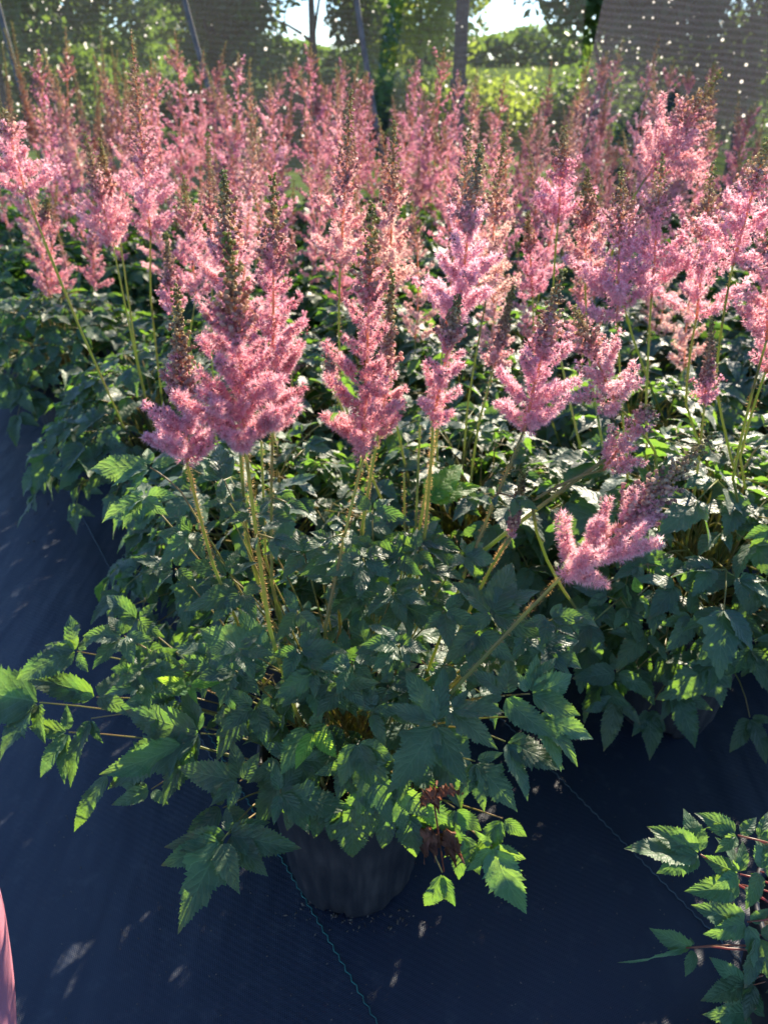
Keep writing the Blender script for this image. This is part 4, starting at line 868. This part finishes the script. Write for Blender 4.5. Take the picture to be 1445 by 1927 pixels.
# ------------------------------------------------------------------ the field of astilbes behind
NET = [(-4.2, 4.9), (-2.0, 4.55), (.93, 4.15), (1.68, 3.55), (3.4, 2.0)]
def net_y(x):
    for (a, b) in zip(NET[:-1], NET[1:]):
        if a[0] <= x <= b[0]: return a[1] + (b[1] - a[1]) * (x - a[0]) / (b[0] - a[0])
    return 9
ORD = ['first', 'second', 'third', 'fourth', 'fifth', 'sixth', 'seventh', 'eighth', 'ninth', 'tenth', 'eleventh', 'twelfth', 'thirteenth']
ROWN = ['nearest blurred row behind the focused plants', 'second blurred row back', 'third blurred row back', 'fourth blurred row back', 'fifth blurred row back', 'sixth blurred row back', 'last blurred row before the net', 'rearmost blurred row against the net']
rg = np.random.default_rng(91)
for ri in range(7):
    Y = 1.93 + ri * .335; half = .506 * (cp * Y + .30) + .36; xl = -.12 - .60 * (Y - .75) ; xl = max(xl, -half + .2); k = 0
    x = xl + (0.18 if ri % 2 else 0.0) + (.0 if Y > 2.4 else .1)
    while x < half:
        px_, py_ = x + rg.normal() * .025, Y + rg.normal() * .03
        x += .36
        if py_ > net_y(px_) - .28: continue
        if min((px_ - a) ** 2 + (py_ - b) ** 2 for a, b in NEAR) < .27 ** 2: continue
        tall = (1.06 if ri < 3 else 1.20 if px_ > -.3 else 1.27); lab = f'pink astilbe, {ORD[k]} from the left in the {ROWN[ri]}'
        tan = ri >= 5 and px_ < -1.0
        if tan: lab = f'tan budded astilbe, {ORD[k]} from the left in the {ROWN[ri]}'
        plant(px_, py_, rg, ri < 1, 4 if ri < 3 else 5, lab, 'astilbes in the blurred rows', spread=.16, zs=tall * (1.05 if not tan else 1.12), kinds=SP_TAN if tan else None)
        k += 1

# ------------------------------------------------------------------ shade net on hoops
def net_panel(a, b, z1, mat, label, sag=0.03):
    mb = MB(); nu, nv = 24, 14; L = math.hypot(b[0] - a[0], b[1] - a[1]); V = []; UV = []
    dx, dy = (b[0] - a[0]) / L, (b[1] - a[1]) / L
    for j in range(nv + 1):
        for i in range(nu + 1):
            u = i / nu; v = j / nv; w_ = sag * math.sin(u * math.pi) * (0.5 + math.sin(v * 5)) + .012 * math.sin(u * 19 + v * 4)
            off = 0.25 * v * v
            V.append((a[0] + (b[0] - a[0]) * u + dy * (w_ - off), a[1] + (b[1] - a[1]) * u - dx * (w_ - off) * 1, z1 * v + .01)); UV.append((u * L, v * z1 - u * L * .0))
    T = []
    for j in range(nv):
        for i in range(nu):
            p = j * (nu + 1) + i; T += [(p, p + 1, p + nu + 2), (p, p + nu + 2, p + nu + 1)]
    mb.add(V, T, 0, UV); o = link('shade_net', mb.mesh('shade_net', [mat]))
    return tag(o, label, 'net', 'shade net panels behind the flowers')
net_panel(NET[0], NET[1], 1.6, M_net, 'see-through shade net panel at the far left with grey trees behind')
net_panel(NET[1], NET[2], 1.6, M_net, 'wide see-through shade net panel in the middle, sparkling before trees and pale sky')
net_panel(NET[2], NET[3], 1.6, M_net2, 'dense shade net panel just right of the pale sky gap')
net_panel(NET[3], NET[4], 1.6, M_net2, 'dense ridged dark shade net panel filling the top right corner')
def pipe(p0, p1, r, mat, name, label, cat, group=None, bow=0):
    mb = MB(); p0, p1 = np.array(p0), np.array(p1); m = (p0 + p1) / 2 + np.array([bow, 0, 0]); pts = bez(p0, m, p1, 14); tube(mb, pts, r, 10, 0)
    root = empty(name, tuple(p0)); tag(root, label, cat, group)
    link('rail', mb.mesh('rail', [mat], p0), root)
    mc = MB(); q = pts[6]; d = unit(pts[7] - pts[5]); tube(mc, [q - d * .02, q + d * .02], r * 1.35, 10, 0); link('clamp', mc.mesh('clamp', [mat], p0), root)
for (tx, ty, bx, by, Y, nm) in ((-8, -30, 18, 60, 4.55, 'slanting metal hoop pipe at the top left corner'), (345, -30, 388, 118, 4.4, 'slanting metal hoop pipe above the tall dark bud spire'), (672, -30, 698, 120, 4.2, 'slanting metal hoop pipe left of the yellow green tree')):
    A = P(tx, ty, Y); B = P(bx, by, Y); d = unit(A - B)
    p0 = B - d * (B[2] - 0.0) / d[2]; p1 = A + d * .25
    pipe(p0, p1, .013, M_metal, 'hoop_pipe', nm, 'pipe', 'metal hoops of the shade house', bow=-.05)
A = P(866, 60, 5.2)
pipe((A[0], 5.2, 0), (A[0] + .01, 5.2, 1.9), .04, M_wood, 'wooden_post', 'dark upright post beyond the net beside the pale sky gap', 'post')

# ------------------------------------------------------------------ trees beyond
def tree(x, y, h, rc, zc, n, mat, label, seed, leaf=.07, lean=0.0, name='leafy_tree', trunk_r=.07, clumps=26):
    rg = np.random.default_rng(seed); root = empty(name, (x, y, 0)); tag(root, label, 'tree' if h > 1.5 else 'shrub', 'trees beyond the shade net' if h > 1.5 else 'low shrubs beyond the shade net')
    mt = MB(); top = np.array([lean, 0, h * .8]); trunk = bez((0, 0, -.02), (lean * .2, 0, h * .4), top, 10); tube(mt, trunk, np.linspace(trunk_r, trunk_r * .25, 10), 8)
    cen = []
    for i in range(clumps):
        v = rg.normal(size=3); v /= np.linalg.norm(v); rad = rg.uniform(.45, 1.0)
        c = np.array([lean * .6, 0, zc]) + v * np.array([rc, rc, (h - zc)]) * rad * .85; c[2] = max(c[2], .25)
        cen.append(c)
        if i % 2 == 0:
            k = rg.integers(3, 9); tube(mt, bez(trunk[k], (trunk[k] + c) / 2 + [0, 0, .2 * rg.random()], c, 6), np.linspace(trunk_r * .35, trunk_r * .06, 6), 5)
    link('trunk', mt.mesh('trunk', [M_trunk]), root)
    per = n // clumps; mb = MB()
    for c in cen:
        cr = rc * rg.uniform(.22, .42); q = rg.normal(size=(per, 3)); q /= np.linalg.norm(q, axis=1)[:, None]
        ctr = c + q * (rg.random((per, 1)) ** .5) * cr * np.array([1, 1, .75])
        a = rg.normal(size=(per, 3)); a /= np.linalg.norm(a, axis=1)[:, None]; b_ = np.cross(a, rg.normal(size=(per, 3))); b_ /= np.linalg.norm(b_, axis=1)[:, None]
        L = leaf * rg.uniform(.6, 1.3, (per, 1)); V = np.stack([ctr - a * L, ctr + b_ * L * .45, ctr + a * L, ctr - b_ * L * .45], 1).reshape(-1, 3)
        i0 = np.arange(per)[:, None] * 4; T = np.concatenate([i0 + [0, 1, 2], i0 + [0, 2, 3]], 1).reshape(-1, 3)
        k = rg.uniform(.75, 1.25); mb.add(V, T, 0, None, (k, k, k))
    link('crown', mb.mesh('crown', [mat], smooth=False), root)
def XatPX(px, y): return (px - 722.5) / FPX * (cp * y + sp_ * 0)
TREES = [
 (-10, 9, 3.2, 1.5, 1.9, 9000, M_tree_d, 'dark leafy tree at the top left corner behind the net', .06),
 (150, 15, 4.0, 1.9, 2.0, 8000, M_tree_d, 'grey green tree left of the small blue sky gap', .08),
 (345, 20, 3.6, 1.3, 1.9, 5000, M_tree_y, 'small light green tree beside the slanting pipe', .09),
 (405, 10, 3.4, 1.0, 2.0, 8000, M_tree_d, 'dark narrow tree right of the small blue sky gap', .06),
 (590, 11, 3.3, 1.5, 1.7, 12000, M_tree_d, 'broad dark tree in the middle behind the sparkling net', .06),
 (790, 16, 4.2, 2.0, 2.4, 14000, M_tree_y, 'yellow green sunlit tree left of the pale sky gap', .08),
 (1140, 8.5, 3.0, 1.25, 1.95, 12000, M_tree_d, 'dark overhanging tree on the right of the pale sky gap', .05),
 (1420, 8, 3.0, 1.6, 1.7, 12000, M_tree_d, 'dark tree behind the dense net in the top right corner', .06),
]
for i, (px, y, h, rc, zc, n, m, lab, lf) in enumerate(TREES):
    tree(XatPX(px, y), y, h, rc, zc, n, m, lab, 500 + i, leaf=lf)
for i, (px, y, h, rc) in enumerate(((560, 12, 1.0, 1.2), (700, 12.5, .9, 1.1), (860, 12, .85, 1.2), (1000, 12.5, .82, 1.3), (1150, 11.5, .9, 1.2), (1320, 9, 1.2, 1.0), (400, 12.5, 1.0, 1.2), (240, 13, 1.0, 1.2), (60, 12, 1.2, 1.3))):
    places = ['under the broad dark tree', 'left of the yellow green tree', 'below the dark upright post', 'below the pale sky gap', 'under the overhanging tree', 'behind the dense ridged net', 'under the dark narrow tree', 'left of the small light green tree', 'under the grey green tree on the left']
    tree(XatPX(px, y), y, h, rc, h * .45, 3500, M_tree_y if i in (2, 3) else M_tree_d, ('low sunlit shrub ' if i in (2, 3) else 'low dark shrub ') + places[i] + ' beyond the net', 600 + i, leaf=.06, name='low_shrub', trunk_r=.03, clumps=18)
# far woods: one mass on the horizon
rg = np.random.default_rng(66); mb = MB(); N = 26000
x = rg.uniform(-110, 110, N); hh = 1.6 + 1.3 * np.sin(x * .11) * np.sin(x * .043 + 1) + .8 * np.sin(x * .37); hh = np.clip(hh + 1.4, 1.2, 5)
ctr = np.stack([x, 118 + rg.normal(0, 2.5, N), rg.random(N) ** .8 * hh], 1); a = rg.normal(size=(N, 3)); a /= np.linalg.norm(a, axis=1)[:, None]; b_ = np.cross(a, rg.normal(size=(N, 3))); b_ /= np.linalg.norm(b_, axis=1)[:, None]
L = rg.uniform(.3, .7, (N, 1)); V = np.stack([ctr - a * L, ctr + b_ * L * .6, ctr + a * L, ctr - b_ * L * .6], 1).reshape(-1, 3); i0 = np.arange(N)[:, None] * 4
mb.add(V, np.concatenate([i0 + [0, 1, 2], i0 + [0, 2, 3]], 1).reshape(-1, 3))
tag(link('far_woods', mb.mesh('far_woods', [M_tree_d], smooth=False)), 'low dark line of distant woods under the pale sky', 'woods', kind='stuff')

# ------------------------------------------------------------------ the photographer's bare leg at the lower left corner
person = empty('person', (-.352, .335, 0)); tag(person, 'bare leg of a person standing at the bottom left corner', 'person')
def lathe_path(mb, pts, rx, ry, sides=28, mat=0):
    pts = np.array(pts, float); k = len(pts); tan = np.gradient(pts, axis=0); tan /= np.linalg.norm(tan, axis=1)[:, None]
    a = np.tile([1.0, 0, 0], (k, 1)); a -= (a * tan).sum(1)[:, None] * tan; a /= np.linalg.norm(a, axis=1)[:, None]; b_ = np.cross(tan, a)
    th = np.arange(sides) * 2 * math.pi / sides
    V = pts[:, None] + np.array(rx)[:, None, None] * np.cos(th)[None, :, None] * a[:, None] + np.array(ry)[:, None, None] * np.sin(th)[None, :, None] * b_[:, None]
    V = V.reshape(-1, 3); T = []
    for i in range(k - 1):
        for j in range(sides): p = i * sides + j; q = i * sides + (j + 1) % sides; T += [(p, q, q + sides), (p, q + sides, p + sides)]
    V = np.vstack([V, pts[0], pts[-1]]); n = k * sides
    for j in range(sides): T += [(n, (j + 1) % sides, j), (n + 1, (k - 1) * sides + j, (k - 1) * sides + (j + 1) % sides)]
    mb.add(V, T, mat)
def interp(keys, n):
    K = np.array(keys, float); t = np.linspace(0, len(K) - 1, n); out = np.empty((n, K.shape[1]))
    for c in range(K.shape[1]): out[:, c] = np.interp(t, np.arange(len(K)), K[:, c])
    for _ in range(3): out[1:-1] = (out[:-2] + 2 * out[1:-1] + out[2:]) / 4
    return out
K = interp([(0, -.17, .05, .036, .040), (0, -.15, .10, .034, .038), (0, -.11, .18, .043, .048), (0, -.065, .27, .055, .058), (0, -.02, .36, .055, .057), (0, .002, .43, .054, .058), (-.002, -.01, .49, .058, .062), (-.006, -.08, .56, .066, .068), (-.02, -.18, .66, .074, .076), (-.03, -.26, .74, .082, .084)], 48)
mb = MB(); lathe_path(mb, K[:, :3], K[:, 3], K[:, 4]); link('leg', mb.mesh('leg', [M_skin]), person)
K = interp([(-.012, -.14, .625, .078, .080), (-.02, -.18, .665, .084, .086), (-.03, -.26, .745, .094, .096), (-.036, -.34, .83, .10, .105)], 16)
mb = MB(); lathe_path(mb, K[:, :3], K[:, 3], K[:, 4]); link('shorts', mb.mesh('shorts', [M_shorts]), person)
K = interp([(0, -0.245, .045, .020, .030), (0, -0.230, .05, .036, .045), (0, -0.180, .055, .040, .052), (0, -0.110, .045, .044, .042), (0, -0.040, .034, .048, .030), (0, 0.005, .028, .034, .020), (0, 0.020, .024, .015, .010)], 30)
mb = MB(); lathe_path(mb, K[:, :3], K[:, 3], K[:, 4]); sh = link('shoe', mb.mesh('shoe', [M_shoe]), person)
K = interp([(0, -0.250, .012, .02, .010), (0, -0.230, .012, .042, .011), (0, -0.170, .012, .042, .011), (0, -0.090, .012, .050, .011), (0, -0.020, .012, .050, .011), (0, 0.025, .012, .02, .010)], 26)
mb = MB(); lathe_path(mb, K[:, :3], K[:, 3], K[:, 4]); link('sole', mb.mesh('sole', [M_sole]), sh)
